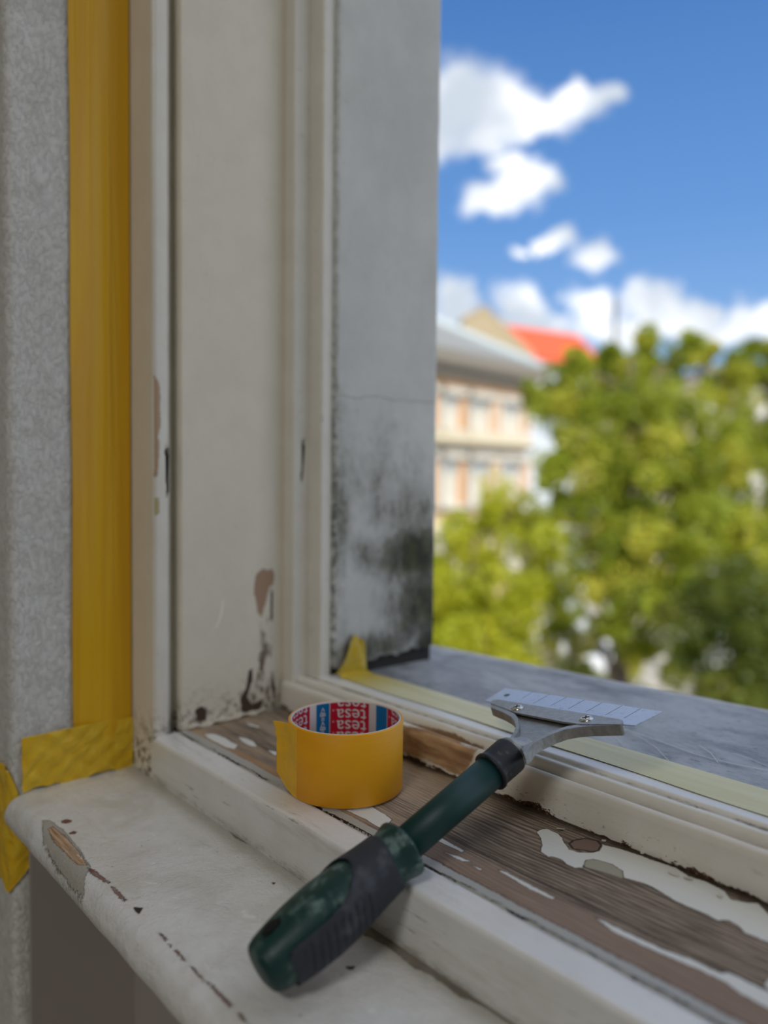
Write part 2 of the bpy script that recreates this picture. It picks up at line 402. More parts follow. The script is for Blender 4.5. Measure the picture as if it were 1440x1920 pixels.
# ---- bare weathered board between the frames
nY = 160
P = [(.3070, -.003), (.3076, .0006), (.3085, .0008)] + [(.3085 + (.4185 - .3085) * i / nY, .0006 - .0006 * min(1, i / 12)) for i in range(1, nY + 1)]
me, V, nk = sweep('board', [(y, z + S) for y, z in P], 'x', -.6150, .30, .0008)
c8 = lambda pts: zpoly(crop(pts, 880, 1480, 2.571), 0)
cl = lambda pts: zpoly(crop(pts, 220, 1280, 4.235), 0)
pp = [c8([(325, 205), (350, 192), (375, 190), (430, 215), (448, 235), (455, 255), (480, 290), (530, 305), (600, 305), (625, 290), (640, 265), (720, 285), (800, 310), (880, 340), (1000, 380), (1060, 420), (1130, 440), (1230, 490), (1260, 530), (1330, 545), (1390, 548), (1440, 600), (1700, 740), (1700, 850), (1440, 737), (1330, 690), (1300, 660), (1250, 630), (1200, 632), (1150, 605), (1000, 540), (900, 480), (850, 455), (745, 425), (740, 395), (690, 360), (600, 335), (560, 340), (545, 378), (510, 378), (470, 360), (440, 335), (400, 322), (380, 325), (345, 300), (352, 265), (345, 235)]),
      c8([(140, 390), (180, 400), (410, 522), (400, 530), (280, 475)]), c8([(610, 620), (660, 640), (760, 690), (930, 770), (1060, 815), (1210, 888), (1250, 884), (1440, 975), (1700, 1110), (1700, 1190), (1440, 1055), (1310, 985), (1240, 932), (1100, 865), (920, 790), (700, 690)]),
      c8([(1425, 940), (1450, 905), (1600, 980), (1600, 1040), (1440, 965)]), c8([(0, 360), (60, 385), (55, 392)]),
      crackp([(640, 203), (700, 195), (765, 186), (830, 225), (862, 250), (840, 268), (805, 290), (740, 250)]), crackp([(1065, 345), (1100, 338), (1210, 400), (1195, 405)]), crackp([(1110, 405), (1180, 425), (1240, 450), (1200, 450)]),
      cl([(692, 412), (740, 405), (780, 410), (860, 440), (905, 472), (958, 495), (930, 528), (850, 508), (780, 470), (720, 440)]), cl([(958, 430), (1020, 440), (1085, 470), (1108, 508), (1050, 500), (990, 465)]),
      cl([(1195, 535), (1260, 550), (1330, 575), (1330, 595), (1240, 570)]), cl([(1010, 312), (1070, 330), (1130, 350), (1120, 358), (1050, 340)])]
add_attr(me, 'paint', sdf_many(V, [0, 1], pp))
kn = [c8([(478, 262), (500, 245), (560, 235), (620, 248), (638, 270), (625, 295), (595, 302), (540, 292), (500, 288)])]
add_attr(me, 'knot', sdf_many(V, [0, 1], kn))
gl = [c8([(545, 355), (580, 336), (640, 345), (700, 362), (742, 395), (740, 430), (640, 395), (560, 375)])]
add_attr(me, 'glaze', sdf_many(V, [0, 1], gl))
def b_board(n, p):
    P = n.pos(); x, y, z = n.sep(P)[:3]
    col, g = grain(n, 'x', srgb(132, 116, 100), srgb(182, 166, 146), srgb(78, 66, 56))
    wobx = n.m('MULTIPLY', n.m('SUBTRACT', n.noise(P, 60, 4, .6, 0, (.5, 1, 1)), .5), .006)
    yy = n.m('ADD', y, wobx); fine = n.m('MULTIPLY', n.m('SUBTRACT', n.noise(P, 420, 3, .6), .5), .0022)
    ye = n.m('ADD', yy, fine)
    # fresher pinkish wood at the near side, a dark weathered seam behind it
    near = n.ss(ye, .3405, .3350)
    right = n.ss(x, -.42, -.32)
    col = n.mix(n.m('MULTIPLY', near, n.m('ADD', .25, n.m('MULTIPLY', right, .45))), col, srgb(152, 128, 112))
    col = n.mix(n.m('MULTIPLY', n.ss(n.m('ABSOLUTE', n.m('SUBTRACT', ye, .3445)), .0022, .0004), .65), col, srgb(52, 42, 36))
    tanb = n.m('MULTIPLY', n.ss(ye, .3255, .3225), n.ss(x, -.36, -.40)); col = n.mix(n.m('MULTIPLY', tanb, .8), col, srgb(170, 132, 92))
    mid = n.m('MULTIPLY', n.ss(x, -.30, -.40), n.ss(n.noise(P, 30, 4, .6, 0, (.15, 1, 1)), .42, .6)); col = n.mix(n.m('MULTIPLY', mid, .45), col, srgb(196, 172, 142))
    far = n.ss(n.m('ADD', y, n.m('MULTIPLY', n.noise(P, 40, 5, .7), .02)), .418, .428); col = n.mix(far, col, srgb(58, 44, 34))
    # grey paint left along the rail, ragged
    s_grey = n.m('SUBTRACT', n.m('ADD', y, n.m('ADD', n.m('MULTIPLY', wobx, .9), n.m('MULTIPLY', fine, 1.4))), n.m('ADD', .3165, n.m('MULTIPLY', n.ss(x, -.38, -.55), .0015)))
    kg = n.ss(s_grey, .0003, -.0003); col = n.mix(kg, col, srgb(176, 174, 166))
    seam2 = n.m('MULTIPLY', n.ss(n.m('ABSOLUTE', n.m('SUBTRACT', s_grey, .0006)), .0010, .0003), right); col = n.mix(n.m('MULTIPLY', seam2, .7), col, srgb(96, 62, 48))
    crk = n.ss(n.m('ABSOLUTE', n.m('SUBTRACT', ye, n.m('ADD', .3085, n.m('MULTIPLY', n.m('SUBTRACT', n.noise(P, 130, 4, .7), .5), .006)))), .0008, .0003)
    crk = n.m('MULTIPLY', crk, n.ss(n.noise(P, 34, 3, .6), .38, .46)); col = n.mix(crk, col, srgb(24, 20, 18))
    gz = n.ss(ragged(n, 'glaze', .0006), .0003, -.0003); col = n.mix(gz, col, srgb(168, 164, 146))
    sp = ragged(n, 'paint', .0007); kp = n.ss(sp, .00025, -.00025)
    rim = n.m('MULTIPLY', n.ss(sp, .0010, .0002), n.m('SUBTRACT', 1.0, kp)); col = n.mix(n.m('MULTIPLY', rim, .6), col, srgb(56, 46, 38))
    col = n.mix(kp, col, srgb(226, 226, 220))
    kk = ragged(n, 'knot', .0004); kn_ = n.ss(kk, .0002, -.0004); kr = n.ss(n.m('ABSOLUTE', n.m('ADD', kk, .0002)), .0009, .0003)
    col = n.mix(kn_, col, srgb(126, 104, 92)); col = n.mix(n.m('MULTIPLY', kr, .85), col, srgb(28, 20, 16))
    hole = n.ss(n.noise(P, 190, 5, .75, 0, (.3, 1, 1)), .70, .74); col = n.mix(n.m('MULTIPLY', n.m('MULTIPLY', hole, .8), n.m('SUBTRACT', 1.0, kp)), col, srgb(30, 24, 20))
    h = n.m('ADD', n.m('MULTIPLY', g, .35), n.m('ADD', n.m('MULTIPLY', kp, .8), n.m('MULTIPLY', kg, .6)))
    h = n.m('SUBTRACT', h, n.m('ADD', n.m('MULTIPLY', crk, 1.2), n.m('MULTIPLY', kr, .8)))
    n.put(p.inputs['Base Color'], col); n.put(p.inputs['Normal'], n.bump(h, .0008))
    n.put(p.inputs['Roughness'], n.m('SUBTRACT', .80, n.m('MULTIPLY', n.m('MAXIMUM', kp, kg), .38)))
link('bare_wood_board', me, material('weathered_board', b_board), window)

# ---- outer frame threshold with its beads
P = rounded([(.4180, -.003), (.4182, .0215), (.4195, .0250), (.4225, .0265), (.4252, .0252), (.4266, .0222), (.4276, .0228), (.4284, .0284), (.4305, .0312), (.4335, .0316), (.4358, .0300), (.4372, .0286), (.4405, .0290), (.4428, .0317), (.4900, .0316), (.4915, .0270)], .0012, 4)
me, V, nk = sweep('threshold', [(y, z + S) for y, z in P], 'x', -.618, .62, .0011, .0009, .0003, 8)
yp = lambda pts: [(on_y(x, y, .418).x, on_y(x, y, .418).z) for x, y in pts]
c1 = lambda pts: yp(crop(pts, 400, 1160, 3))
tn = [c1([(1040, 600), (1150, 625), (1300, 665), (1400, 720), (1470, 740), (1450, 800), (1400, 880), (1330, 860), (1290, 835), (1200, 790), (1100, 760), (1040, 735)])]
add_attr(me, 'tan', sdf_many(V, [0, 2], tn))
def warm_thr(n, col):
    P = n.pos(); x, y, z = n.sep(P)[:3]
    n1 = n.noise(P, 70, 5, .7, 0, (.5, 1, 1)); edge = n.m('ADD', S + .0002, n.m('MULTIPLY', n.ss(n1, .46, .78), .0085))
    k = n.m('MULTIPLY', n.ss(n.m('SUBTRACT', z, edge), .0006, -.0002), n.ss(y, .4195, .4190))
    rot = n.ramp(n.noise(P, 330, 4, .7), [(.35, srgb(26, 18, 14)), (.55, srgb(84, 60, 42)), (.7, srgb(150, 128, 98))])
    col = n.mix(k, col, rot)
    spk = n.m('MULTIPLY', n.ss(n.noise(P, 300, 5, .75, 0, (.5, 1, 1)), .60, .68), n.m('MULTIPLY', n.ss(z, S + .018, S + .008), n.ss(y, .4195, .4190)))
    col = n.mix(n.m('MULTIPLY', spk, .75), col, srgb(70, 62, 54))
    d1 = n.ss(n.m('ABSOLUTE', n.m('SUBTRACT', y, .4268)), .0016, .0003); d2 = n.ss(n.m('ABSOLUTE', n.m('SUBTRACT', y, .4388)), .0030, .0016)
    gr = n.noise(P, 170, 5, .75, 0, (.35, 1, 1))
    col = n.mix(n.m('MULTIPLY', d1, n.m('ADD', .35, n.m('MULTIPLY', n.ss(gr, .45, .6), .3))), col, srgb(112, 98, 82))
    col = n.mix(n.m('MULTIPLY', d2, n.m('ADD', .38, n.m('MULTIPLY', n.ss(gr, .46, .60), .55))), col, srgb(104, 94, 80))
    wh = n.m('MULTIPLY', n.ss(y, .4425, .4440), n.ss(gr, .70, .55))
    return n.mix(n.m('MULTIPLY', wh, .6), col, srgb(232, 234, 236))
link('outer_bottom_rail', me, material('threshold_paint', b_paint(srgb(228, 224, 214), .36, .0005, [('tan', 'tan', .6)], warm=warm_thr, coat=.3, strokes=(.15, 1, 1))), window)

# ---- jambs on the left side
ZB = 1200
X1 = -.6145
Ya = on_x(541, ZB, X1).y; X2 = on_y(549, ZB, Ya).x; Yb = on_x(579, ZB, X2).y; X3 = on_y(600, ZB, Yb).x; Yc = on_x(619, ZB, X3).y
X4 = X3 + .0045; Yd = on_x(819, 1000, X4).y
TOP = S + 1.75
P = rounded([(-.6640, .2838), (-.6130, .2838), (-.6108, .2862), (-.6114, .2925), (-.6122, .2965), (-.6158, .2996), (-.6220, .3036), (-.6268, .3068), (-.6290, .3100)], .0016, 4)
me, V, nk = sweep('stile', P, 'z', S - .0352, TOP, .004, .0015, .0003, 11)
c5 = lambda pts, X: xpoly(crop(pts, 180, 640, 2.527), X)
ch = [c5([(262, 160), (270, 158), (290, 185), (298, 215), (303, 270), (300, 330), (304, 400), (290, 440), (298, 500), (290, 640), (270, 640), (262, 560), (255, 300)], -.6115)]
yel = [c5([(272, 745), (296, 742), (299, 815), (282, 820)], -.6115)]
sl = [c5([(316, 510), (350, 512), (347, 716), (324, 720)], -.6165)]
on = V[:, 1] > .2845
add_attr(me, 'tan', np.where(on, sdf_many(V, [1, 2], ch), .05)); add_attr(me, 'slot', np.where(on, sdf_many(V, [1, 2], sl), .05)); add_attr(me, 'yel', np.where(on, sdf_many(V, [1, 2], yel), .05))
def inset_slot(me, V, sdv, depth, xlo):
    co = V.copy(); s_ = (sdv < 0) & (co[:, 0] > xlo); co[s_, 0] -= depth; me.vertices.foreach_set('co', co.astype(np.float32).ravel()); me.update()
BL = srgb(10, 9, 8)
def warm_st(n, col):
    P = n.pos(); x, y, z = n.sep(P)[:3]
    low = n.ss(n.m('ADD', z, n.m('MULTIPLY', n.noise(P, 60, 5, .7), .05)), S + .06, S + .0)
    col = n.mix(n.m('MULTIPLY', low, n.ss(n.noise(P, 150, 5, .75), .46, .60)), col, srgb(74, 60, 46))
    k = n.ss(n.attr('slot'), .0004, -.0001)
    return n.mix(k, col, BL)
def warm_zdirt(n, col):
    P = n.pos(); z = n.sep(P)[2]
    low = n.ss(n.m('ADD', z, n.m('MULTIPLY', n.noise(P, 60, 5, .7), .05)), S + .07, S + .015)
    return n.mix(n.m('MULTIPLY', low, n.ss(n.noise(P, 150, 5, .75), .46, .62)), col, srgb(74, 60, 46))
PC = srgb(206, 200, 184)
o = link('inner_stile', me, material('stile_paint', b_paint(srgb(222, 217, 205), .38, .0005, [('tan', srgb(178, 148, 118), .5), ('yel', srgb(176, 168, 120), .3)], warm=warm_st, coat=.25, strokes=(1, 1, .3))), window, shift=False)
inset_slot(me, V, sdf_many(V, [1, 2], sl), .008, -.63)
me.transform(Matrix.Translation(-window.location))

P = rounded([(-.6295, .3096), (-.6285, .3104), (-.6150, .3112), (-.6146, .3118), (-.6146, .36), (-.6148, .378), (-.6160, .391), (-.6190, .404), (-.6222, .4135), (-.6232, .420), (-.6228, Ya + .0005)], [0, .0006, .0004, .0004] + [.003] * 9, 5)
me, V, nk = sweep('panel', P, 'z', S - .002, TOP, .003, .0015, .0002, 13)
ct = [c5([(760, 1110), (780, 1090), (800, 1078), (825, 1090), (850, 1082), (862, 1110), (858, 1150), (830, 1172), (815, 1230), (790, 1305), (772, 1290), (765, 1240), (752, 1190)], X1)]
rt = [c5([(725, 1560), (742, 1550), (745, 1600), (715, 1690), (740, 1720), (800, 1700), (790, 1740), (720, 1770), (690, 1755), (685, 1690), (715, 1640)], X1), c5([(470, 1745), (500, 1730), (525, 1745), (520, 1800), (480, 1800)], X1),
      c5([(785, 1500), (800, 1500), (798, 1570), (780, 1560)], X1), c5([(350, 1850), (520, 1845), (700, 1790), (900, 1765), (960, 1790), (500, 1860), (400, 1890)], X1), c5([(845, 1170), (856, 1200), (852, 1330), (842, 1320)], X1), c5([(845, 1560), (870, 1650), (865, 1720), (850, 1640)], X1)]
pale = [c5([(780, 1300), (850, 1330), (860, 1500), (870, 1690), (800, 1720), (740, 1700), (760, 1560), (790, 1420)], X1)]
scr = [c5([(603, 1210), (608, 1215), (600, 1290), (570, 1365), (564, 1362), (590, 1290)], X1)]
add_attr(me, 'tan', sdf_many(V, [1, 2], ct)); add_attr(me, 'rot', sdf_many(V, [1, 2], rt)); add_attr(me, 'pale', sdf_many(V, [1, 2], pale)); add_attr(me, 'scratch', sdf_many(V, [1, 2], scr))
def warm_pn(n, col):
    k = n.ss(n.attr('pale'), .004, -.004); P = n.pos()
    col = n.mix(n.m('MULTIPLY', k, n.ss(n.noise(P, 110, 5, .7, 0, (1, 1, .4)), .48, .60)), col, srgb(120, 104, 86))
    col = n.mix(n.ss(n.attr('scratch'), .0005, -.0003), col, srgb(236, 232, 220))
    return warm_zdirt(n, col)
jp_ = link('jamb_panel', me, material('jamb_paint', b_paint(srgb(224, 217, 199), .45, .0005, [('tan', srgb(168, 138, 114), .5), ('rot', srgb(70, 52, 38), .8)], warm=warm_pn, coat=.1, strokes=(1, 1, .3))), window)

rs_ = random.Random(4); pth = []; rad_ = []
for i in range(60):
    t = i / 59; y = .3150 + .082 * t; pth.append((-.6146 + .0014 + .0006 * math.sin(i * .9), y, S + .0016 + .0016 * t + .0010 * math.sin(i * .35))); rad_.append((.0022 + .0010 * math.sin(i * .55) + rs_.uniform(-.0003, .0003)) * min(1, i / 4, (60 - i) / 6 + .1))
link('sealant_strip', tube_me('seal', pth, rad_, 10), material('old_sealant', b_paint(srgb(206, 198, 182), .5, .0008, dirt=.5)), jp_)
P = rounded([(-.6240, Ya - .001), (-.6228, Ya), (X2 - .0015, Ya), (X2, Ya + .0015), (X2, Yb - .0008), (X2 + .0006, Yb), (X3 - .0015, Yb), (X3, Yb + .0012), (X3, Yc), (X3 - .002, Yc + .003)], .0012, 3)
me, V, nk = sweep('ostile', P, 'z', S + .0235, TOP, .003, .0012, .0003, 17)
sl = [c5([(976, 474), (990, 476), (988, 560), (985, 662), (973, 655), (978, 560)], X2)]
add_attr(me, 'slot', sdf_many(V, [1, 2], sl))
link('outer_stile', me, material('outer_stile_paint', b_paint(srgb(224, 221, 211), .36, .0005, [], warm=warm_st, coat=.25, dirt=.25, strokes=(1, 1, .3))), window, shift=False)
inset_slot(me, V, sdf_many(V, [1, 2], sl), .006, X2 - .0004)
me.transform(Matrix.Translation(-window.location))

# ---- rendered masonry reveal outside, with algae
P = rounded([(X3 - .002, Yc), (X4, Yc + .0012), (X4, Yd - .004), (X4 - .004, Yd), (X4 - .5, Yd + .002)], .003, 4)
zb_ = S + .042
P = resample(P, .0025)
P = [q for q in P if q[0] > X4 - .06] + [(X4 - .3, Yd + .002), (X4 - 2.5, Yd + .002)]
me, V, nk = sweep('stone', P, 'z', zb_, S + 3.2, .006, None, .0006, 19)
co = V.copy(); zz = co[:, 2] - S
# lower edge weathered away and lifted unevenly
b0 = (zz < .0425); co[b0, 2] += (.0015 * np.sin(co[b0, 1] * 160) + .001 * np.sin(co[b0, 1] * 417)) - .004 * (1 - np.clip((co[b0, 1] - Yc) / .12, 0, 1)) + .001
me.vertices.foreach_set('co', co.astype(np.float32).ravel())
# algae: density field over the lower outer corner
a2 = lambda x, y: np.array(on_x(x, y, X4)[1:])
alg = np.zeros(len(V)); Q = V[:, 1:]
for (x, y, rx, ry, k) in ((785, 1040, 95, 70, 1.0), (800, 1130, 80, 130, .95), (700, 1040, 70, 60, .62), (770, 960, 100, 90, .62), (700, 900, 150, 110, .48), (640, 960, 22, 200, .62), (700, 1215, 120, 40, .8), (800, 1210, 40, 60, 1.0), (760, 1180, 60, 80, .6), (720, 1110, 50, 60, .45), (640, 1210, 20, 60, .5), (700, 830, 160, 90, .30)):
    c_ = a2(x, y); sx = abs(a2(x + rx, y)[0] - a2(x - rx, y)[0]) / 2; sz = abs(a2(x, y + ry)[1] - a2(x, y - ry)[1]) / 2
    alg = np.maximum(alg, k * np.exp(-(((Q[:, 0] - c_[0]) / sx) ** 2 + ((Q[:, 1] - c_[1]) / sz) ** 2) * .9))
add_attr(me, 'algae', alg)
Zcr = a2(700, 745)[1]
def b_stone(n, p):
    P = n.pos(); x, y, z = n.sep(P)[:3]; A = n.attr('algae')
    n1 = n.noise(P, 38, 6, .7, 0, (1, 1, .55)); n2 = n.noise(P, 160, 5, .7, 0, (1, 1, .7))
    base = n.mix(n.ss(n.noise(P, 12, 4, .6), .3, .7), srgb(194, 196, 193), srgb(206, 208, 205))
    base = n.mix(n.m('MULTIPLY', n.ss(n2, .6, .75), .3), base, srgb(140, 140, 132))
    s_ = n.m('ADD', A, n.m('ADD', n.m('MULTIPLY', n.m('SUBTRACT', n1, .5), .85), n.m('MULTIPLY', n.m('SUBTRACT', n2, .5), .55)))
    s1 = n.m('MULTIPLY', n.ss(s_, .15, .80), n.ss(A, .05, .2)); s2 = n.m('MULTIPLY', n.ss(s_, .45, 1.0), n.ss(A, .1, .4))
    green = n.mix(n.ss(n.noise(P, 60, 4, .6), .4, .6), srgb(62, 66, 32), srgb(38, 40, 28))
    col = n.mix(n.m('MULTIPLY', s1, .8), base, srgb(112, 110, 98)); col = n.mix(n.m('MULTIPLY', s2, .95), col, green)
    joint = n.m('MULTIPLY', n.ss(y, Yc + .007, Yc + .0015), n.ss(n2, .42, .58)); col = n.mix(n.m('MULTIPLY', joint, n.m('ADD', .22, n.m('MULTIPLY', n.ss(z, S + .5, S + .1), .5))), col, srgb(70, 72, 66))
    zc = n.m('ADD', Zcr, n.m('MULTIPLY', n.m('SUBTRACT', n.noise(P, 22, 4, .6), .5), .02)); cr = n.ss(n.m('ABSOLUTE', n.m('SUBTRACT', z, zc)), .0009, .0003)
    col = n.mix(n.m('MULTIPLY', cr, .4), col, srgb(110, 112, 106))
    n.put(p.inputs['Base Color'], col); p.inputs['Roughness'].default_value = .85
    n.put(p.inputs['Normal'], n.bump(n.m('SUBTRACT', n.m('ADD', n.noise(P, 110, 5, .6), n.m('MULTIPLY', n.noise(P, 600, 3, .6), .35)), n.m('MULTIPLY', cr, .5)), .0006))
M_stone = material('rendered_masonry', b_stone)
link('wall_front', me, M_stone, kind='structure')
# dark block standing in for the shade in the gap under the render
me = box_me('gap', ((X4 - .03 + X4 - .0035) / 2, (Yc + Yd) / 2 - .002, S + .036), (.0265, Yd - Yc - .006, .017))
link('gap_shade', me, material('gap_shade_dark', color=srgb(48, 46, 44), rough=.9), window)

# ---- metal clad outer sill, front edge slightly out of square
gx = np.linspace(-.66, .60, 420); V = []; 
def yf(x): return .6468 + (x + .636) * (.6844 - .6468) / .366
yr = np.concatenate((np.linspace(0, 1, 60), [1.004, 1.008, 1.008]))
zr = np.concatenate((np.linspace(.0282, .0270, 60), [.0262, .024, -.02]))
k = len(yr)
for x in gx:
    for t, z in zip(yr, zr):
        V.append((x, .489 + (yf(x) - .489) * t + (0 if t < 1 else .0006 * math.sin(x * 130) + .0005 * math.sin(x * 51)), S + z + .0004 * math.sin(x * 9 + t * 3)))
V = np.array(V); i, j = np.meshgrid(np.arange(len(gx) - 1), np.arange(k - 1), indexing='ij')
me = mesh_np('osill', V, np.stack((i * k + j, (i + 1) * k + j, (i + 1) * k + j + 1, i * k + j + 1), -1).reshape(-1, 4))
def curve_poly(pts, wd, z=.0275):
    a = [on_z(x, y, z) for x, y in pts]; L, R_ = [], []
    for q in range(len(a)):
        t = (a[min(q + 1, len(a) - 1)] - a[max(q - 1, 0)]).normalized(); nn = Vector((-t.y, t.x, 0)) * wd
        L.append(tuple((a[q] + nn)[:2])); R_.append(tuple((a[q] - nn)[:2]))
    return L + R_[::-1]
cs = lambda pts: crop(pts, 820, 1180, 2.323)
sc_ = [curve_poly(cs([(800, 437), (900, 470), (1000, 505), (1120, 550), (1220, 578), (1330, 602), (1440, 622)]), .00035), curve_poly(cs([(805, 445), (880, 475), (950, 520), (1012, 586)]), .00022),
       curve_poly(cs([(745, 450), (780, 480), (815, 522)]), .00018), curve_poly(cs([(1140, 512), (1190, 545), (1222, 588)]), .0003), curve_poly(cs([(1280, 545), (1360, 570), (1440, 605)]), .00022), curve_poly(cs([(1000, 400), (1100, 410), (1240, 440)]), .0002)]
osill_me = me
def b_osill(n, p):
    P = n.pos(); x, y, z = n.sep(P)[:3]
    n1 = n.noise(P, 28, 6, .68, .3, (.55, 1, 1)); n2 = n.noise(P, 260, 5, .7, 0, (.5, 1, 1)); n3 = n.noise(P, 8, 3, .6)
    col = n.mix(n.ss(n1, .35, .66), srgb(124, 127, 132), srgb(176, 179, 184))
    col = n.mix(n.m('MULTIPLY', n.ss(n2, .5, .68), .55), col, srgb(160, 162, 166)); col = n.mix(n.m('MULTIPLY', n.ss(n2, .44, .32), .6), col, srgb(60, 62, 68))
    stain = n.m('MULTIPLY', n.ss(n.noise(P, 16, 5, .65), .54, .68), .5); col = n.mix(stain, col, srgb(72, 74, 80))
    rim = n.m('MULTIPLY', n.ss(n.m('ADD', n.m('SUBTRACT', y, n.m('MULTIPLY', x, .1027)), n.m('MULTIPLY', n1, .010)), .704, .713), .6); col = n.mix(rim, col, srgb(206, 202, 198))
    n.put(p.inputs['Base Color'], col); n.put(p.inputs['Roughness'], n.m('ADD', .34, n.m('MULTIPLY', n1, .25)))
    p.inputs['Specular IOR Level'].default_value = .6
    n.put(p.inputs['Normal'], n.bump(n.m('ADD', n.m('MULTIPLY', n2, .5), n1), .0006))
osill = link('outer_sill', me, material('weathered_sheet_metal', b_osill), window)
M_scratch = material('scratched_bright', color=srgb(206, 210, 214), rough=.5)
for sp in sc_:
    k = len(sp); V = [Vector((x, y, S + .0286 + .0003)) for x, y in sp]; h_ = k // 2
    link('scratch', mesh_np('sc', V, [[i, i + 1, k - 2 - i, k - 1 - i] for i in range(h_ - 1)], False), M_scratch, osill)

# ---- right jamb (outside the frame), head of the opening
XR = .58
for nm, y0, y1 in (('jamb_panel', .284, .49),):
    link(nm, box_me('rj', (XR + .03, (y0 + y1) / 2, S + .85), (.08, y1 - y0, 1.8)), material('jamb_white', color=PC, rough=.45), window)
link('head_jamb', box_me('hj', (-.02, .387, TOP + .03), (1.3, .206, .06)), bpy.data.materials['jamb_white'], window)

# ---- plaster walls
YW = .1838                                                     # room face of the window wall
XW = -.6585
def b_plaster(tint=srgb(222, 222, 219)):
    def f(n, p):
        P = n.pos()
        Q = n.vm('MULTIPLY', P, (1, 1, .55))
        v = n.voro(Q, 420, 'SMOOTH_F1'); v2 = n.noise(Q, 330, 4, .65); v3 = n.noise(P, 60, 3, .6)
        h = n.m('ADD', n.m('MULTIPLY', n.ss(v2, .46, .62), .9), n.m('ADD', n.m('MULTIPLY', n.m('SUBTRACT', 1.0, v), .5), n.m('MULTIPLY', v3, .9)))
        n.put(p.inputs['Normal'], n.bump(h, .0006)); n.put(p.inputs['Base Color'], n.mix(n.ss(v3, .3, .7), tint, n.mix(.4, tint, srgb(186, 184, 178)))); p.inputs['Roughness'].default_value = .82
    return f
M_pl = material('woodchip_plaster', b_plaster())
# left side: reveal wrapping round the corner into the room wall; the same corner goes on below the sill as the radiator niche
P = rounded([(XW - 2.4, YW), (XW - .5, YW), (XW - .02, YW), (XW, YW), (XW, YW + .02), (XW, .2838)], .009, 6)
P = [q for q in resample([P[0], (XW - .1, YW)], .5)] + resample([q for q in P if q[0] > XW - .1], .002)
me, V, nk = sweep('wl', P, 'z', S - .03, 2.75, .006, None, .0008, 23)
link('wall_left', me, M_pl, kind='structure')
me, V, nk = sweep('wl2', P, 'z', 0, S - .03, .01, None, .0008, 24)
o = link('wall_below', me, M_pl, kind='structure')
NB = .2838
M_niche = material('niche_shade_grey', color=srgb(168, 160, 154), rough=.8)  # grey darker than the plaster, with the shade under the sill in it
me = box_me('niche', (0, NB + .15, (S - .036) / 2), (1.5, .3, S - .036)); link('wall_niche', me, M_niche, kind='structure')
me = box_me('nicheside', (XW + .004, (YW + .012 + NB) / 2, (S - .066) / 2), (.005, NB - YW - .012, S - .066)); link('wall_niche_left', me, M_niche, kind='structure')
# right part and above the opening
M_w = material('room_wall_paint', color=srgb(228, 227, 223), rough=.85)
link('wall_right_of_window', box_me('wr', (XR + .04 + 1.0, (YW + Yd) / 2, 1.4), (2.0, Yd - YW, 2.8)), M_w, kind='structure')
link('wall_above_window', box_me('wa', (-.03, (YW + Yd) / 2, (TOP + .06 + 3.2 + .95) / 2), (1.40, Yd - YW, 3.2 + .95 - TOP - .06)), M_w, kind='structure')
link('wall_right', box_me('w2', (2.6, -1.9, 1.4), (.1, 4.4, 2.8)), M_w, kind='structure')
link('wall_far_left', box_me('w3', (-3.0, -1.9, 1.4), (.1, 4.4, 2.8)), M_w, kind='structure')
link('wall_back', box_me('w4', (-.2, -4.1, 1.4), (5.8, .1, 2.8)), M_w, kind='structure')
link('ceiling', box_me('cl', (-.2, -1.9, 2.80), (5.8, 4.5, .08)), M_w, kind='structure')
def b_floor(n, p):
    col, g = grain(n, 'x', srgb(160, 148, 134), srgb(180, 168, 154), srgb(124, 112, 98)); n.put(p.inputs['Base Color'], col); p.inputs['Roughness'].default_value = .5
link('floor', box_me('fl', (-.2, -1.9, -.05), (5.8, 4.5, .1)), material('floorboards', b_floor), kind='structure')
# ================================================================ things on and around the sill
def b_tape(c1, c2, rough=.42, crease=.5, trans=.0, stretch=(1, 1, .1)):
    def f(n, p):
        P = n.pos(); a = n.noise(P, 60, 4, .55, 1.2, stretch); b = n.noise(P, 500, 3, .6)
        n.put(p.inputs['Base Color'], n.mix(n.ss(a, .35, .65), c1, c2)); p.inputs['Roughness'].default_value = rough
        n.put(p.inputs['Normal'], n.bump(n.m('ADD', n.m('MULTIPLY', a, crease), n.m('MULTIPLY', b, .05)), .0022))
        p.inputs['Coat Weight'].default_value = .15
        if trans: p.inputs['Transmission Weight'].default_value = 0; p.inputs['Subsurface Weight'].default_value = 0
    return f
M_tv = material('yellow_tape', b_tape(srgb(232, 182, 12), srgb(222, 168, 6), .34, .5, stretch=(1, 1, .03)))
M_tc = material('crinkled_tape', b_tape(srgb(222, 178, 18), srgb(228, 190, 44), .42, 1.2, stretch=(1, 1, 1)))
M_tp = material('pale_tape', b_tape(srgb(212, 202, 142), srgb(220, 212, 160), .45, .6, stretch=(.12, 1, 1)))

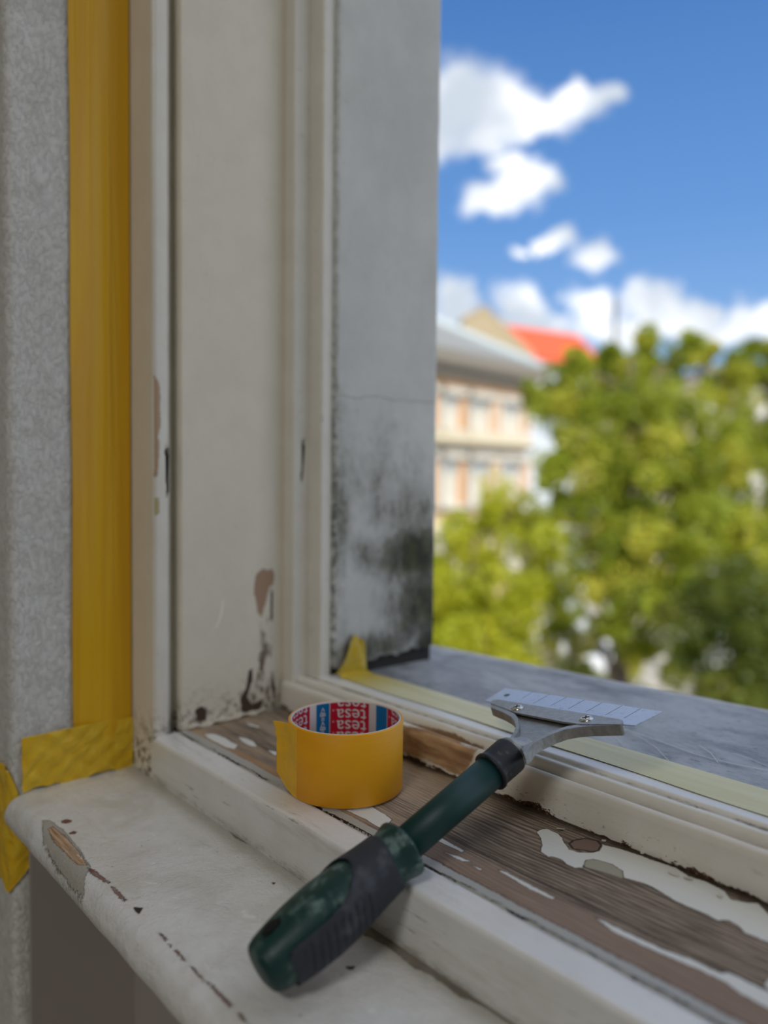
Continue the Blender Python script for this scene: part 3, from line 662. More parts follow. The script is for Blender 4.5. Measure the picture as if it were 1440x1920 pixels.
def ribbon(name, fn, nu, nv, th=.00022):
    """double sided ribbon: fn(u,v) -> point, thickness along the numeric normal"""
    U = np.linspace(0, 1, nu); Vv = np.linspace(0, 1, nv)
    G = np.array([[tuple(fn(u, v)) for v in Vv] for u in U])
    du = np.gradient(G, axis=0); dv = np.gradient(G, axis=1); N_ = np.cross(du, dv); N_ /= np.linalg.norm(N_, axis=2, keepdims=True) + 1e-12
    A = (G + N_ * th / 2).reshape(-1, 3); B = (G - N_ * th / 2).reshape(-1, 3); V = np.concatenate((A, B)); o = len(A); Fc = []
    for i in range(nu - 1):
        for j in range(nv - 1):
            a, b, c, d_ = i * nv + j, (i + 1) * nv + j, (i + 1) * nv + j + 1, i * nv + j + 1
            Fc.append([a, b, c, d_]); Fc.append([o + d_, o + c, o + b, o + a])
    for i in range(nu - 1):
        for j in (0, nv - 1): a, b = i * nv + j, (i + 1) * nv + j; Fc.append([a, b, o + b, o + a])
    for j in range(nv - 1):
        for i in (0, nu - 1): a, b = i * nv + j, i * nv + j + 1; Fc.append([a, b, o + b, o + a])
    return mesh_np(name, V, Fc)

# vertical strip on the plaster reveal
yt0 = on_x(133, 1000, XW).y; yt1 = .2832
ztb = on_x(200, 1392, XW).z
def f_vert(u, v):
    z = ztb + (TOP - ztb) * u; y = yt0 + (yt1 - yt0) * v + .0005 * math.sin(z * 23) * (1 - v)
    bul = .0022 * math.exp(-((v - .55 - .10 * math.sin(z * 5.5 + 2.1)) / .22) ** 2) * (.5 + .5 * math.sin(z * 7 + 1.3)) + .0010 * math.exp(-((v - .62) / .05) ** 2) * max(0, math.sin(z * 6))
    return (XW + .0022 + bul + .0016 * v, y, z)
o = link('masking_tape', ribbon('tv', f_vert, 260, 40), M_tv, label='long vertical yellow masking tape strip beside the window frame, running out of the top', cat='masking tape', group='masking tape on the left wall')
set_origin(o, (XW, (yt0 + yt1) / 2, ztb))
# horizontal strip just above the board
zb2 = lambda y: S - .0335 + .0015 * math.sin(y * 90)
ztop_a = on_x(133, 1362, XW).z
def f_hor(u, v):
    y = .1905 + (.2832 - .1905) * u
    z0 = S - .0345 + .0012 * math.sin(y * 130) + .0006 * math.sin(y * 410); z1 = ztop_a + .0006 * math.sin(y * 60)
    z = z0 + (z1 - z0) * v
    w_ = .0009 * math.sin(y * 160 + v * 5) * math.sin(v * 9 + y * 60) + .0007 * math.sin(v * 17 + 2) * math.sin(y * 310)
    return (XW + .0042 + w_ + .0014 * u, y, z)
o = link('masking_tape', ribbon('th', f_hor, 90, 50), M_tc, label='short crinkled horizontal yellow tape strip just above the left end of the sill', cat='masking tape', group='masking tape on the left wall')
set_origin(o, (XW, .23, S - .034))
# strip wrapped round the wall corner and tucked under the sill nose
za = on_y(5, 1428, YW).z; zc_ = on_y(8, 1646, YW).z
cz0 = on_x(85, 1604, XW).z
cor = resample(rounded([(XW - .075, YW), (XW - .02, YW), (XW, YW), (XW, YW + .02), (XW, YW + .036)], .009, 8), .0015)
cor = [q for q in cor]
def f_cor(u, v):
    i = u * (len(cor) - 1); k = min(int(i), len(cor) - 2); t = i - k; x = cor[k][0] * (1 - t) + cor[k + 1][0] * t; y = cor[k][1] * (1 - t) + cor[k + 1][1] * t
    off = .0022 + .0012 * math.sin(u * 30 + v * 6) * math.sin(v * 11)
    q = max(0, min(1, (y - YW - .001) / .012)) if x > XW - .006 else 0
    nx, ny = q, -(1 - q); L = math.hypot(nx, ny); nx, ny = nx / L, ny / L
    fr = max(0, (x - (XW - .02)) / .02)
    z1 = za + .001 * math.sin(u * 20); z1 = z1 * (1 - q) + (S - .0680) * q
    zl = zc_ - .002 + .003 * math.sin(x * 200); zl = zl * (1 - q) + (cz0 - .001 + (YW + .036 - y) * -.10) * q
    return (x + nx * off, y + ny * off, zl + (z1 - zl) * v)
o = link('masking_tape', ribbon('tk', f_cor, 110, 40), M_tc, label='yellow tape folded round the wall corner and under the left end of the sill', cat='masking tape', group='masking tape on the left wall')
set_origin(o, (XW, YW, zc_))
# pale strip along the threshold with its torn end turned up against the masonry
XT = X4 + .0015
def f_thr(u, v):
    # u: 0 = torn top on the masonry, then down and along +x
    LU = .034; LX = .60 - XT; s_ = u * (LU + .02) / .35 if u < .35 else (LU + .02) + (u - .35) / .65 * LX
    ybase0 = .4525 + .004; ybase1 = .4925
    if s_ < LU:
        k = 1 - s_ / LU                                      # 1 at the top
        y0 = ybase0 - .004 + .022 * k ** .8; y1 = ybase1 + .001 - .006 * k ** 3; z = S + .034 + LU - s_ + .003 * math.sin(v * 5) * k
        if k > .9: z -= abs(math.sin(v * 14)) * .0012
        x = XT + .0035 + .0035 * math.sin(k * 3.0) * (1 - v) + .001 * math.sin(v * 9 + k * 6)
    elif s_ < LU + .02:
        t = (s_ - LU) / .02; y0 = ybase0 - .004 + .003 * math.sin(t * 3); y1 = ybase1; x = XT + .0035 + .010 * t ** 1.6; z = S + .034 - .0018 * (1 - (1 - t) ** 2) + .0025 * math.sin(t * 3.1) * (1 - v)
    else:
        x = XT + .0135 + (s_ - LU - .02); wv = (x + .33)
        y0 = ybase0 - .002 - .0020 * min(1, max(0, wv / .15)) + .0008 * math.sin(x * 40); y1 = ybase1 - .0025 + .0012 * math.sin(x * 23) - .012 * max(0, min(1, (x + .20) / .12)) * 0
        z = S + .0323 + .0004 * max(0, math.sin(v * 7 + x * 12)) * (.5 + .5 * math.sin(x * 31))
    return (x, y0 + (y1 - y0) * v, z)
me = ribbon('tt', f_thr, 420, 22)
cols = np.zeros(len(me.vertices)); co = np.zeros(len(me.vertices) * 3); me.vertices.foreach_get('co', co); co = co.reshape(-1, 3)
add_attr(me, 'fresh', np.clip((-.50 - co[:, 0]) / .07, 0, 1))
def b_thr_tape(n, p):
    P = n.pos(); a = n.noise(P, 60, 4, .55, 1.0, (.12, 1, 1)); fr = n.attr('fresh'); b = n.noise(P, 160, 4, .6)
    pale = n.mix(n.ss(a, .35, .65), srgb(212, 206, 160), srgb(222, 217, 178)); yel = n.mix(n.ss(b, .4, .6), srgb(206, 172, 30), srgb(196, 176, 70))
    n.put(p.inputs['Base Color'], n.mix(fr, pale, yel)); p.inputs['Roughness'].default_value = .42
    n.put(p.inputs['Normal'], n.bump(n.m('ADD', n.m('MULTIPLY', a, .5), n.m('MULTIPLY', n.m('MULTIPLY', b, fr), 1.2)), .0016))
o = link('masking_tape', me, material('threshold_tape', b_thr_tape), label='faded pale masking tape along the outer window threshold with a yellow upturned torn end', cat='masking tape')
set_origin(o, (XT, .47, S + .032))
# dried peeled strand lifting off that tape at the right
def f_str(u, v):
    a = on_z(1090, 1447, .0345); b = on_z(1425, 1488, .0345); p = a.lerp(b, u); p.z = S + .0336 + .0012 * math.sin(u * 3.1) + .0004 * math.sin(u * 40); p.y += .0008 * math.sin(u * 9) + (v - .5) * .0009 * (1 + u)
    return p

# ---- roll of tape
RB = on_z(647.5, 1476, 0); RH, RO, RI, RC = .050, .0412, .0400, .0384
roll = empty('tape_roll', (RB.x, RB.y, S + .0016), label='roll of yellow masking tape standing on the bare wood board', cat='tape roll')
rc = Vector((RB.x, RB.y, S + .0016))
def ring(name, prof, seg=160):
    V, Fc = [], []; k = len(prof)
    for i in range(seg):
        a = 2 * math.pi * i / seg
        for r_, z in prof: V.append((rc.x + r_ * math.cos(a), rc.y + r_ * math.sin(a), rc.z + z))
    for i in range(seg):
        for j in range(k): Fc.append([i * k + j, ((i + 1) % seg) * k + j, ((i + 1) % seg) * k + (j + 1) % k, i * k + (j + 1) % k])
    return mesh_np(name, V, Fc)
def b_roll(n, p):
    P = n.pos(); z = n.sep(P)[2]; a = n.noise(P, 30, 3, .5, 0, (.4, .4, 1)); b = n.noise(P, 260, 3, .6, 0, (.3, .3, 1.5))
    n.put(p.inputs['Base Color'], n.mix(n.ss(a, .35, .65), srgb(240, 172, 14), srgb(236, 162, 10))); p.inputs['Roughness'].default_value = .48
    n.put(p.inputs['Normal'], n.bump(n.m('ADD', n.m('MULTIPLY', b, .4), a), .0004))
M_ro = material('roll_tape', b_roll)
pr = [(RO - .0006, 0), (RO, .0006), (RO, RH * .5), (RO, RH - .0006), (RO - .0005, RH), (RI, RH), (RI, 0)]
link('tape_layers', ring('rl', pr), M_ro, roll)
pr = [(RI - .0001, .0004), (RI - .0001, RH - .0002), (RI - .0004, RH + .0001), (RC + .0003, RH + .0001), (RC, RH - .0003), (RC, .0004)]
core = link('core', ring('rcore', pr), material('cardboard_core', color=srgb(206, 200, 198), rough=.6), roll)
tocam = Vector((-F0.x, -F0.y, 0)).normalized(); rgt = Vector((R0.x, R0.y, 0))
def wall_pt(al, z, r_):
    """inside face of the core; al = degrees from the far side, clockwise seen by the viewer"""
    a = math.radians(al); return rc + (-tocam * math.cos(a) + rgt * math.sin(a)) * r_ + Vector((0, 0, z))
def arc_panel(a0, a1, z0=.0008, z1=RH - .0008, r_=RC - .0001):
    n_ = max(3, int((a1 - a0) / 2)); V = []; Fc = []
    for i in range(n_ + 1):
        for z in (z0, z1): V.append(wall_pt(a0 + (a1 - a0) * i / n_, z, r_))
    for i in range(n_): Fc.append([2 * i, 2 * i + 2, 2 * i + 3, 2 * i + 1])
    return mesh_np('panel', V, Fc)
M_red = material('print_red', color=srgb(196, 22, 50), rough=.45); M_blue = material('print_blue', color=srgb(0, 112, 170), rough=.45); M_wt = material('print_white', color=srgb(226, 222, 222), rough=.5)
def text_mesh(body, size, bold=0.0, res=3):
    cu = bpy.data.curves.new('txt', 'FONT'); cu.body = body; cu.size = size; cu.offset = bold; cu.resolution_u = res; cu.align_x = 'CENTER'; cu.fill_mode = 'FRONT'
    ob = bpy.data.objects.new('txt', cu); C.objects.link(ob); dg = bpy.context.evaluated_depsgraph_get(); me = bpy.data.meshes.new_from_object(ob.evaluated_get(dg)); bpy.data.objects.remove(ob)
    V = np.zeros(len(me.vertices) * 3); me.vertices.foreach_get('co', V); Fc = [list(p.vertices) for p in me.polygons]; bpy.data.meshes.remove(me)
    return V.reshape(-1, 3), Fc
tv, tf = text_mesh('tesa', .0146, .0)
tv[:, 0] *= 1.0
gv, gf = text_mesh('=B>=B>=B>=B>', .0062, .00005)
rv, rf = text_mesh('o', .0030, .0)
PER = 45.7 + 9.4 + 16.5 + 1.0                                  # red, paper, blue, thin paper
for kk in range(-2, 3):
    c0 = -21.0 + kk * PER
    link('red_panel', arc_panel(c0, c0 + 45.7), M_red, core)
    link('blue_stripe', arc_panel(c0 + 45.7 + 9.4, c0 + PER - 1.0), M_blue, core)
    if kk < -1 or kk > 1: continue
    cc = c0 + 22.8; V, Fc = [], []
    for row in range(6):
        zc = RH - .0005 - row * .0088
        for body, (vv, ff), dx_ in (('tesa', (tv, tf), 0), ('r', (rv, rf), .0142)):
            o_ = len(V)
            for x, y, _ in vv:
                xx = x + (dx_); yy = y - .0034
                al = cc - math.degrees(xx / RC) + (2.0 if dx_ == 0 else 2.0); z = max(.001, min(RH - .0006, zc - yy))
                V.append(wall_pt(al, z, RC - .0002))
            Fc += [[q + o_ for q in g] for g in ff]
    link('lettering', mesh_np('lt', V, Fc, False), M_wt, core)
    if kk == 1: continue
    V = []
    for x, y, _ in gv: V.append(wall_pt(c0 - 1.0 - 8.2 + math.degrees((y - .0021) / RC), max(.001, min(RH - .0006, RH / 2 + x)), RC - .0002))
    link('pictograms', mesh_np('pg', V, gf, False), M_wt, core)
# loose end of the tape
fp = [(-32.5, 25.3), (-35.5, 21.2), (-38.3, 17.0), (-40.8, 13.8), (-43.6, 10.6), (-46.5, 8.2), (-49.6, 6.6)]
def f_flap(u, v):
    i = u * (len(fp) - 1); k = min(int(i), len(fp) - 2); t = i - k; a = fp[k][0] * (1 - t) + fp[k + 1][0] * t; b = fp[k][1] * (1 - t) + fp[k + 1][1] * t
    lo = .0005 + .0135 * u ** 2.2; hi = RH - .0006 - .0012 * max(0, u - .4)
    jag = .0012 * math.sin(v * 24) * .3 + .0018 * math.sin(v * 3.6 + .4)
    sc_ = 1.0
    p = rc + rgt * ((a + (jag * 1000 if u > .99 else 0)) / 1000) + tocam * ((b + .6 * math.sin(v * 7) * u) / 1000)
    p.z = rc.z + lo + (hi - lo) * v; return p
def b_flap(n, p):
    P = n.pos(); a = n.noise(P, 120, 3, .5); n.put(p.inputs['Base Color'], n.mix(n.ss(a, .4, .6), srgb(238, 184, 36), srgb(230, 178, 44))); p.inputs['Roughness'].default_value = .5
    n.put(p.inputs['Normal'], n.bump(a, .0012))
link('loose_tape_end', ribbon('flap', f_flap, 26, 40, .00015), material('loose_tape', b_flap), roll, label='loose paler end of the tape lifting off the roll')

# ---- scraper
T3, N3 = at_t(487, 1822, .3745), at_t(980, 1395, .482)
ax = (N3 - T3).normalized()
def px_of(p): q = p - CAM; return 720 + FPX * q.dot(CR) / q.dot(F0), 960 - FPX * q.dot(CU) / q.dot(F0)
def s_of(px, py): return min((math.hypot(px_of(T3 + ax * s)[0] - px, px_of(T3 + ax * s)[1] - py), s) for s in [i * .0005 for i in range(-20, 560)])[1]
rt_ = Vector((ax.y, -ax.x, 0)).normalized(); up_ = rt_.cross(ax).normalized()
Hc = T3 + ax * (s_of(980, 1395) + .02)
best = None
for dg_ in range(-40, 41):
    ph = math.radians(dg_ * .75); uu = rt_ * math.cos(ph) + up_ * math.sin(ph)
    a_, b_ = px_of(Hc + up_ * .004 - uu * .04), px_of(Hc + up_ * .004 + uu * .05); sl_ = (b_[1] - a_[1]) / (b_[0] - a_[0])
    e_ = abs(sl_ - .158)
    if b_[0] > a_[0] and (best is None or e_ < best[0]): best = (e_, ph)
ROLL = best[1]
uu = rt_ * math.cos(ROLL) + up_ * math.sin(ROLL); nn = uu.cross(ax).normalized()
bend = math.radians(-9); vv_ = (ax * math.cos(bend) + nn * math.sin(bend)).normalized(); nh = uu.cross(vv_).normalized()
print('SCRAPER roll', math.degrees(ROLL), 'collar s', s_of(752, 1590), 'N s', s_of(980, 1395), 'axis', ax)
scr_ = empty('paint_scraper', T3, label='green-handled paint scraper with a metal blade head lying across the window rails', cat='scraper')
def lathe(name, prof, seg=64, sx=1.0, sy=1.0, capped=True, deform=None):
    V, Fc = [], []; k = seg
    for s_, r_ in prof:
        for i in range(seg):
            a = 2 * math.pi * i / seg; ca, sa = math.cos(a), math.sin(a)
            rr = r_ * (deform(s_, a) if deform else 1)
            V.append(T3 + ax * s_ + (uu * ca * sx + nn * sa * sy) * rr)
    for i in range(len(prof) - 1):
        for j in range(seg): Fc.append([i * k + j, i * k + (j + 1) % k, (i + 1) * k + (j + 1) % k, (i + 1) * k + j])
    if capped: Fc.append(list(reversed(range(k)))); Fc.append([(len(prof) - 1) * k + j for j in range(k)])
    return mesh_np(name, V, Fc)
sC = s_of(752, 1590) + .0015
GP = [(0, .0085), (.0008, .0110), (.0024, .0128), (.006, .0142), (.013, .0154), (.024, .0168), (.036, .0176), (.048, .0174), (.060, .0164), (.072, .0151), (sC - .013, .0143), (sC - .008, .0146), (sC - .004, .0158), (sC - .0015, .0163), (sC, .0160), (sC + .0008, .0140), (sC + .001, .009)]
def rad(s_, P=GP):
    for (a, ra), (b, rb) in zip(P, P[1:]):
        if a <= s_ <= b:
            t = (s_ - a) / (b - a); return ra + (rb - ra) * t
    return P[-1][1]
# smooth the radius curve
ss_ = list(np.concatenate((np.linspace(0, .006, 14), np.linspace(.0068, sC - .005, 130), np.linspace(sC - .0047, sC + .001, 24))))
def rsm(s_): return sum(rad(min(max(s_ + d_, 0), sC + .001)) for d_ in ((-.002, -.001, 0, .001, .002) if .006 < s_ < sC - .004 else (0,))) / (5 if .006 < s_ < sC - .004 else 1)
def b_green(n, p):
    P = n.pos(); a = n.noise(P, 90, 5, .65); b = n.noise(P, 420, 4, .7)
    scuff = n.m('MULTIPLY', n.ss(a, .45, .62), n.ss(n.noise(P, 32, 3, .6), .40, .55))
    col = n.mix(n.m('MULTIPLY', scuff, .65), srgb(4, 52, 48), srgb(120, 142, 136)); col = n.mix(n.m('MULTIPLY', n.ss(b, .66, .74), .4), col, srgb(130, 150, 140))
    n.put(p.inputs['Base Color'], col); n.put(p.inputs['Roughness'], n.m('ADD', .46, n.m('MULTIPLY', scuff, .3))); n.put(p.inputs['Normal'], n.bump(n.m('ADD', a, n.m('MULTIPLY', b, .2)), .0003))
M_gr = material('green_plastic', b_green)
def b_rub(n, p):
    P = n.pos(); a = n.noise(P, 70, 5, .65); b = n.noise(P, 900, 2, .6)
    n.put(p.inputs['Base Color'], n.mix(n.m('MULTIPLY', n.ss(a, .52, .72), .35), srgb(42, 46, 55), srgb(104, 108, 114))); p.inputs['Roughness'].default_value = .62
    n.put(p.inputs['Normal'], n.bump(b, .0002))
M_rb = material('grey_rubber', b_rub)
SQ = lambda a: 1 - .035 * math.cos(4 * a)
def hole_d(s_, a):                                             # hanging hole near the butt end, on the upper side
    da = (a - math.pi / 2 + math.pi) % (2 * math.pi) - math.pi
    return ((s_ - .0140) / .0058) ** 2 + (da * .0155 / .0042) ** 2
def dgrip(s_, a):
    k = SQ(a); h = hole_d(s_, a)
    if h < 1: k *= 1 - .30 * min(1, (1 - h) * 6)
    return k
SEG = 160
grip = link('grip', lathe('grip', [(s_, rsm(s_)) for s_ in ss_], SEG, 1.02, .98, True, dgrip), M_gr, scr_)
hv, hf = [], []
me = mesh_np('hh', [T3 + ax * (.0140 + .0052 * math.cos(t)) + nn * (rsm(.0140) * .965 + .0006 * math.cos(t)) + uu * (.0038 * math.sin(t)) for t in np.linspace(0, 2 * math.pi, 25)[:-1]], [list(range(24))], False)
link('hanging_hole', me, material('hole_shadow', color=srgb(6, 8, 8), rough=.9), grip)
# rubber cover: everything from the butt cap to the collar except a tongue on top
def cover(s_, a):
    da = abs((a - math.pi / 2 + math.pi) % (2 * math.pi) - math.pi)
    if s_ > sC - .0135 - .002 * math.cos(2 * a): return False
    if s_ < .0135 and da < 2.9: return s_ > .0115 and da > 1.25
    if s_ < .0135: return False
    # tongue half width in radians
    e = .0635
    if s_ > e: return True
    wdt = 1.12 * math.sqrt(max(0, 1 - max(0, (s_ - .038) / (e - .038)) ** 2)) if s_ > .038 else 1.12
    return da > wdt
ss2 = np.linspace(.0112, sC - .0105, 190); V = []; keep = []
for s_ in ss2:
    for i in range(SEG):
        a = 2 * math.pi * i / SEG; ca, sa = math.cos(a), math.sin(a); da = (a - math.pi / 2 + math.pi) % (2 * math.pi) - math.pi
        r_ = rsm(s_) * SQ(a) + .00075
        # side ribs
        if .018 < s_ < .062 and 1.35 < abs(da) < 2.3:
            ph = (s_ - .018 + (abs(da) - 1.35) * .004) / .0046; f_ = ph - math.floor(ph)
            r_ -= .0006 * (f_ < .32)
        if abs(s_ - .070) < .0004: r_ -= 0
        V.append(T3 + ax * s_ + (uu * ca * 1.02 + nn * sa * .98) * r_)
Fc = []; n2 = len(ss2)
msk = [[cover(ss2[i], 2 * math.pi * (j + .5) / SEG) for j in range(SEG)] for i in range(n2)]
for i in range(n2 - 1):
    for j in range(SEG):
        if msk[i][j]: Fc.append([i * SEG + j, i * SEG + (j + 1) % SEG, (i + 1) * SEG + (j + 1) % SEG, (i + 1) * SEG + j])
me = mesh_np('rub', V, Fc); o = link('rubber_sleeve', me, M_rb, scr_, label='dark grey ribbed rubber sleeve')
md = o.modifiers.new('s', 'SOLIDIFY'); md.thickness = .0009; md.offset = -1
# tube, black collar, ferrule
s1 = s_of(919.7, 1447); s2_ = s_of(957, 1411)
M_tube = material('green_tube', color=srgb(3, 54, 52), rough=.5)
link('tube', lathe('tube', [(sC - .002, .0098), (s1 + .004, .0102)], 48), M_tube, scr_)
def b_blk(n, p):
    P = n.pos(); a = n.noise(P, 200, 4, .7); n.put(p.inputs['Base Color'], n.mix(n.m('MULTIPLY', n.ss(a, .58, .7), .4), srgb(26, 28, 34), srgb(120, 122, 124))); p.inputs['Roughness'].default_value = .5
pr = [(s1 - .0008, .0100), (s1 - .0010, .0116), (s1 - .0004, .0122), (s1 + .0010, .0122), (s1 + .0018, .0115), (s1 + .004, .0113), (s2_ - .002, .0115), (s2_ - .0006, .0113), (s2_, .0106), (s2_ + .0002, .009)]
link('collar', lathe('collar', pr, 64), material('black_plastic', b_blk), scr_)
def b_alu(n, p):
    P = n.pos(); a = n.noise(P, 260, 5, .7); b = n.noise(P, 60, 4, .6)
    n.put(p.inputs['Base Color'], n.mix(n.ss(a, .35, .7), srgb(160, 160, 158), srgb(178, 178, 175))); n.put(p.inputs['Roughness'], n.m('ADD', .34, n.m('MULTIPLY', b, .2)))
    n.put(p.inputs['Normal'], n.bump(n.m('ADD', a, b), .0004))
M_alu = material('cast_alloy', b_alu, metal=.85)
P0 = T3 + ax * s2_ + nn * .0060                                 # point on the top face of the head
def hp(pts, off=0.0): 
    q0 = P0 + nh * off; return [on_plane(x, y, q0, nh) for x, y in crop(pts, 860, 1270, 3.6)]
def plate(name, pts, off, th, mat, parent, bev=.0004, **kw):
    W = hp(pts, off); q = P0; out = [((p - q).dot(uu), (p - q).dot(vv_)) for p in W]
    me = prism(name, out, P0 + nh * off, uu, vv_, nh, th)
    import bmesh
    bm = bmesh.new(); bm.from_mesh(me); bmesh.ops.recalc_face_normals(bm, faces=bm.faces)
    if bev: 
        bmesh.ops.bevel(bm, geom=[e for e in bm.edges], offset=bev, segments=2, affect='EDGES', clamp_overlap=True)
    bm.to_mesh(me); bm.free()
    return link(name, me, mat, parent, **kw)
head = empty('head', T3 * 0); head.parent = scr_; head.location = (P0 - T3)
# blade first (under the clamp plate)
blade_mat = material('blade_steel', lambda n, p: (n.put(p.inputs['Base Color'], n.mix(n.m('MULTIPLY', n.ss(n.noise(n.pos(), 330, 4, .75), .56, .66), .5), srgb(196, 200, 206), srgb(140, 138, 136))), n.put(p.inputs['Roughness'], n.m('ADD', .26, n.m('MULTIPLY', n.noise(n.pos(), 90, 3, .6), .15)))), metal=.9)
bl = plate('blade', [(172, 158), (315, 72), (1380, 231), (1190, 325), (1100, 318), (600, 250)], -.0014, .0006, blade_mat, scr_, .0001, label='bright snap-off steel blade')
def scoreline(a, b):
    A, B = hp([a, b], -.00136); m_ = (A + B) / 2; t = (B - A); L = t.length; t.normalize()
    return box_me('sl', m_, (L, .00022, .00006), (t, nh.cross(t), nh))
M_dk = material('score_dark', color=srgb(70, 72, 78), rough=.6)
for a, b in (((498, 98), (430, 142)), ((612, 116), (500, 178)), ((728, 134), (618, 192)), ((848, 152), (740, 212)), ((968, 170), (860, 232)), ((1104, 191), (990, 254)), ((1232, 209), (1116, 275))):
    link('score_line', scoreline(a, b), M_dk, bl)
hc = hp([(325, 120)], -.00134)[0]
link('punched_hole', mesh_np('ph', [hc + uu * (.0027 * math.cos(t)) + vv_ * (.0022 * math.sin(t)) for t in np.linspace(0, 2 * math.pi, 25)[:-1]], [list(range(24))], False), M_dk, bl)
JP = [(215, 176), (218, 160), (235, 150), (268, 148), (1090, 281), (1106, 288), (1104, 311), (1092, 318), (830, 318), (700, 300), (380, 238), (320, 214)]
hd = plate('clamp_plate', JP, 0, .0014, M_alu, scr_, .0003)
plate('jaw', JP, -.0021, .0040, M_alu, scr_, .0003)
web = plate('web', [(350, 225), (840, 318), (720, 345), (600, 395), (500, 450), (440, 470), (372, 420), (400, 350), (396, 280)], -.0030, .0018, M_alu, scr_, .0002)
plate('rib', [(216, 178), (322, 216), (378, 243), (400, 272), (411, 330), (398, 378), (366, 414), (346, 404), (372, 366), (386, 325), (372, 290), (352, 268), (300, 238), (216, 204)], -.0004, .0062, M_alu, scr_, .0003)
plate('rib', [(1104, 300), (1104, 318), (1090, 324), (890, 330), (800, 338), (720, 352), (640, 380), (560, 418), (500, 452), (470, 500), (440, 520), (425, 480), (440, 462), (480, 440), (560, 396), (640, 356), (740, 326), (830, 312)], -.0004, .0066, M_alu, scr_, .0003)
# ferrule and neck
FE = T3 + ax * s2_; Q1 = hp([(430, 470)], -.004)[0]
fer = lathe('fer', [(s2_ - .001, .0100), (s2_ + .0022, .0103), (s2_ + .003, .0098), (s2_ + .0036, .0088)], 48)
link('ferrule', fer, M_alu, scr_)
V, Fc = [], []
M1 = (hp([(360, 405)], -.0036)[0] + hp([(500, 500)], -.0036)[0]) / 2; cs_ = T3 + ax * (s2_ + .002)
NS = 10
for i in range(NS + 1):
    t = i / NS; e = t * t * (3 - 2 * t); c_ = cs_.lerp(M1 + vv_ * .004, t); wx = .0096 * (1 - e) + .0080 * e; wy = .0096 * (1 - e) + .0034 * e
    for k in range(32):
        a = 2 * math.pi * k / 32; V.append(c_ + uu * (wx * math.cos(a)) + nn * (wy * math.sin(a)))
for i in range(NS):
    for k in range(32): Fc.append([i * 32 + k, i * 32 + (k + 1) % 32, (i + 1) * 32 + (k + 1) % 32, (i + 1) * 32 + k])
Fc.append(list(reversed(range(32)))); Fc.append([NS * 32 + k for k in range(32)])
link('neck', mesh_np('neck', V, Fc), M_alu, scr_)
bpy.data.objects.remove(head)
# screws
M_scr = material('zinc_screw', color=srgb(210, 208, 200), rough=.25, metal=1)
for c_ in ((395, 207), (862, 281)):
    q = hp([c_], 0)[0]; V, Fc = [], []; R_ = .0046
    rs = [(R_, -.0004), (R_, .0002), (R_ * .85, .0008), (R_ * .55, .0012), (0.0001, .0013)]
    for r_, h in rs:
        for k in range(24): a = 2 * math.pi * k / 24; V.append(q + (uu * math.cos(a) + vv_ * math.sin(a)) * r_ + nh * h)
    for i in range(len(rs) - 1):
        for k in range(24): Fc.append([i * 24 + k, i * 24 + (k + 1) % 24, (i + 1) * 24 + (k + 1) % 24, (i + 1) * 24 + k])
    s_o = link('screw', mesh_np('screw', V, Fc), M_scr, scr_)
    d1 = (uu * .8 + vv_ * .6).normalized(); d2 = nh.cross(d1); v1, f1 = boxvf(q + nh * .0011, (.0046, .0009, .0007), (d1, d2, nh)); v2, f2 = boxvf(q + nh * .0011, (.0046, .0009, .0007), (d2, d1, nh))
    VV, FF = join_np([(v1, f1), (v2, f2)]); link('cross_slot', mesh_np('xs', VV, FF, False), material('slot_dark', color=srgb(40, 40, 38), rough=.7), s_o)
# small flakes of old paint lying about are part of the board
def flake(px, py, z, r_, seed, parent, name='paint_flake', tilt=.3, mat=None):
    rs = random.Random(seed); c_ = on_z(px, py, z); k = 9
    out = [(r_ * rs.uniform(.5, 1.2) * math.cos(2 * math.pi * i / k) * 1.5, r_ * rs.uniform(.5, 1.2) * math.sin(2 * math.pi * i / k)) for i in range(k)]
    n_ = Vector((rs.uniform(-tilt, tilt), rs.uniform(-tilt, tilt), 1)).normalized(); u_ = n_.cross(Vector((0, 1, 0))).normalized(); v_ = n_.cross(u_)
    c_.z = S + z + r_ * tilt * .8 + .0004
    return link(name, prism('fl', out, c_, u_, v_, n_, .0004), mat, parent)
M_fl = material('loose_paint', color=srgb(206, 202, 190), rough=.5)
bd = bpy.data.objects['bare_wood_board']; rl_ = bpy.data.objects['inner_bottom_rail']
for q, (x, y) in enumerate(((803, 1436), (812, 1440), (842, 1448), (1205, 1600), (1262, 1640), (1132, 1578), (1052, 1556), (1350, 1682), (1290, 1648), (865, 1455))):
    flake(x, y, .0002, .0016 if q % 2 else .0022, 40 + q, bd, mat=M_fl)
# ================================================================ outside
GZ = S - 10.2                                                   # street level
M_pav = material('pavement', lambda n, p: (n.put(p.inputs['Base Color'], n.mix(n.ss(n.noise(n.pos(), .6, 5, .6), .4, .6), srgb(150, 146, 138), srgb(190, 184, 172))), n.put(p.inputs['Roughness'], .9)))
link('ground', box_me('gr', (-25, 75, GZ - .2), (260, 180, .4)), M_pav, kind='structure')
def at_d(px, py, dep): return at_t(px, py, dep)
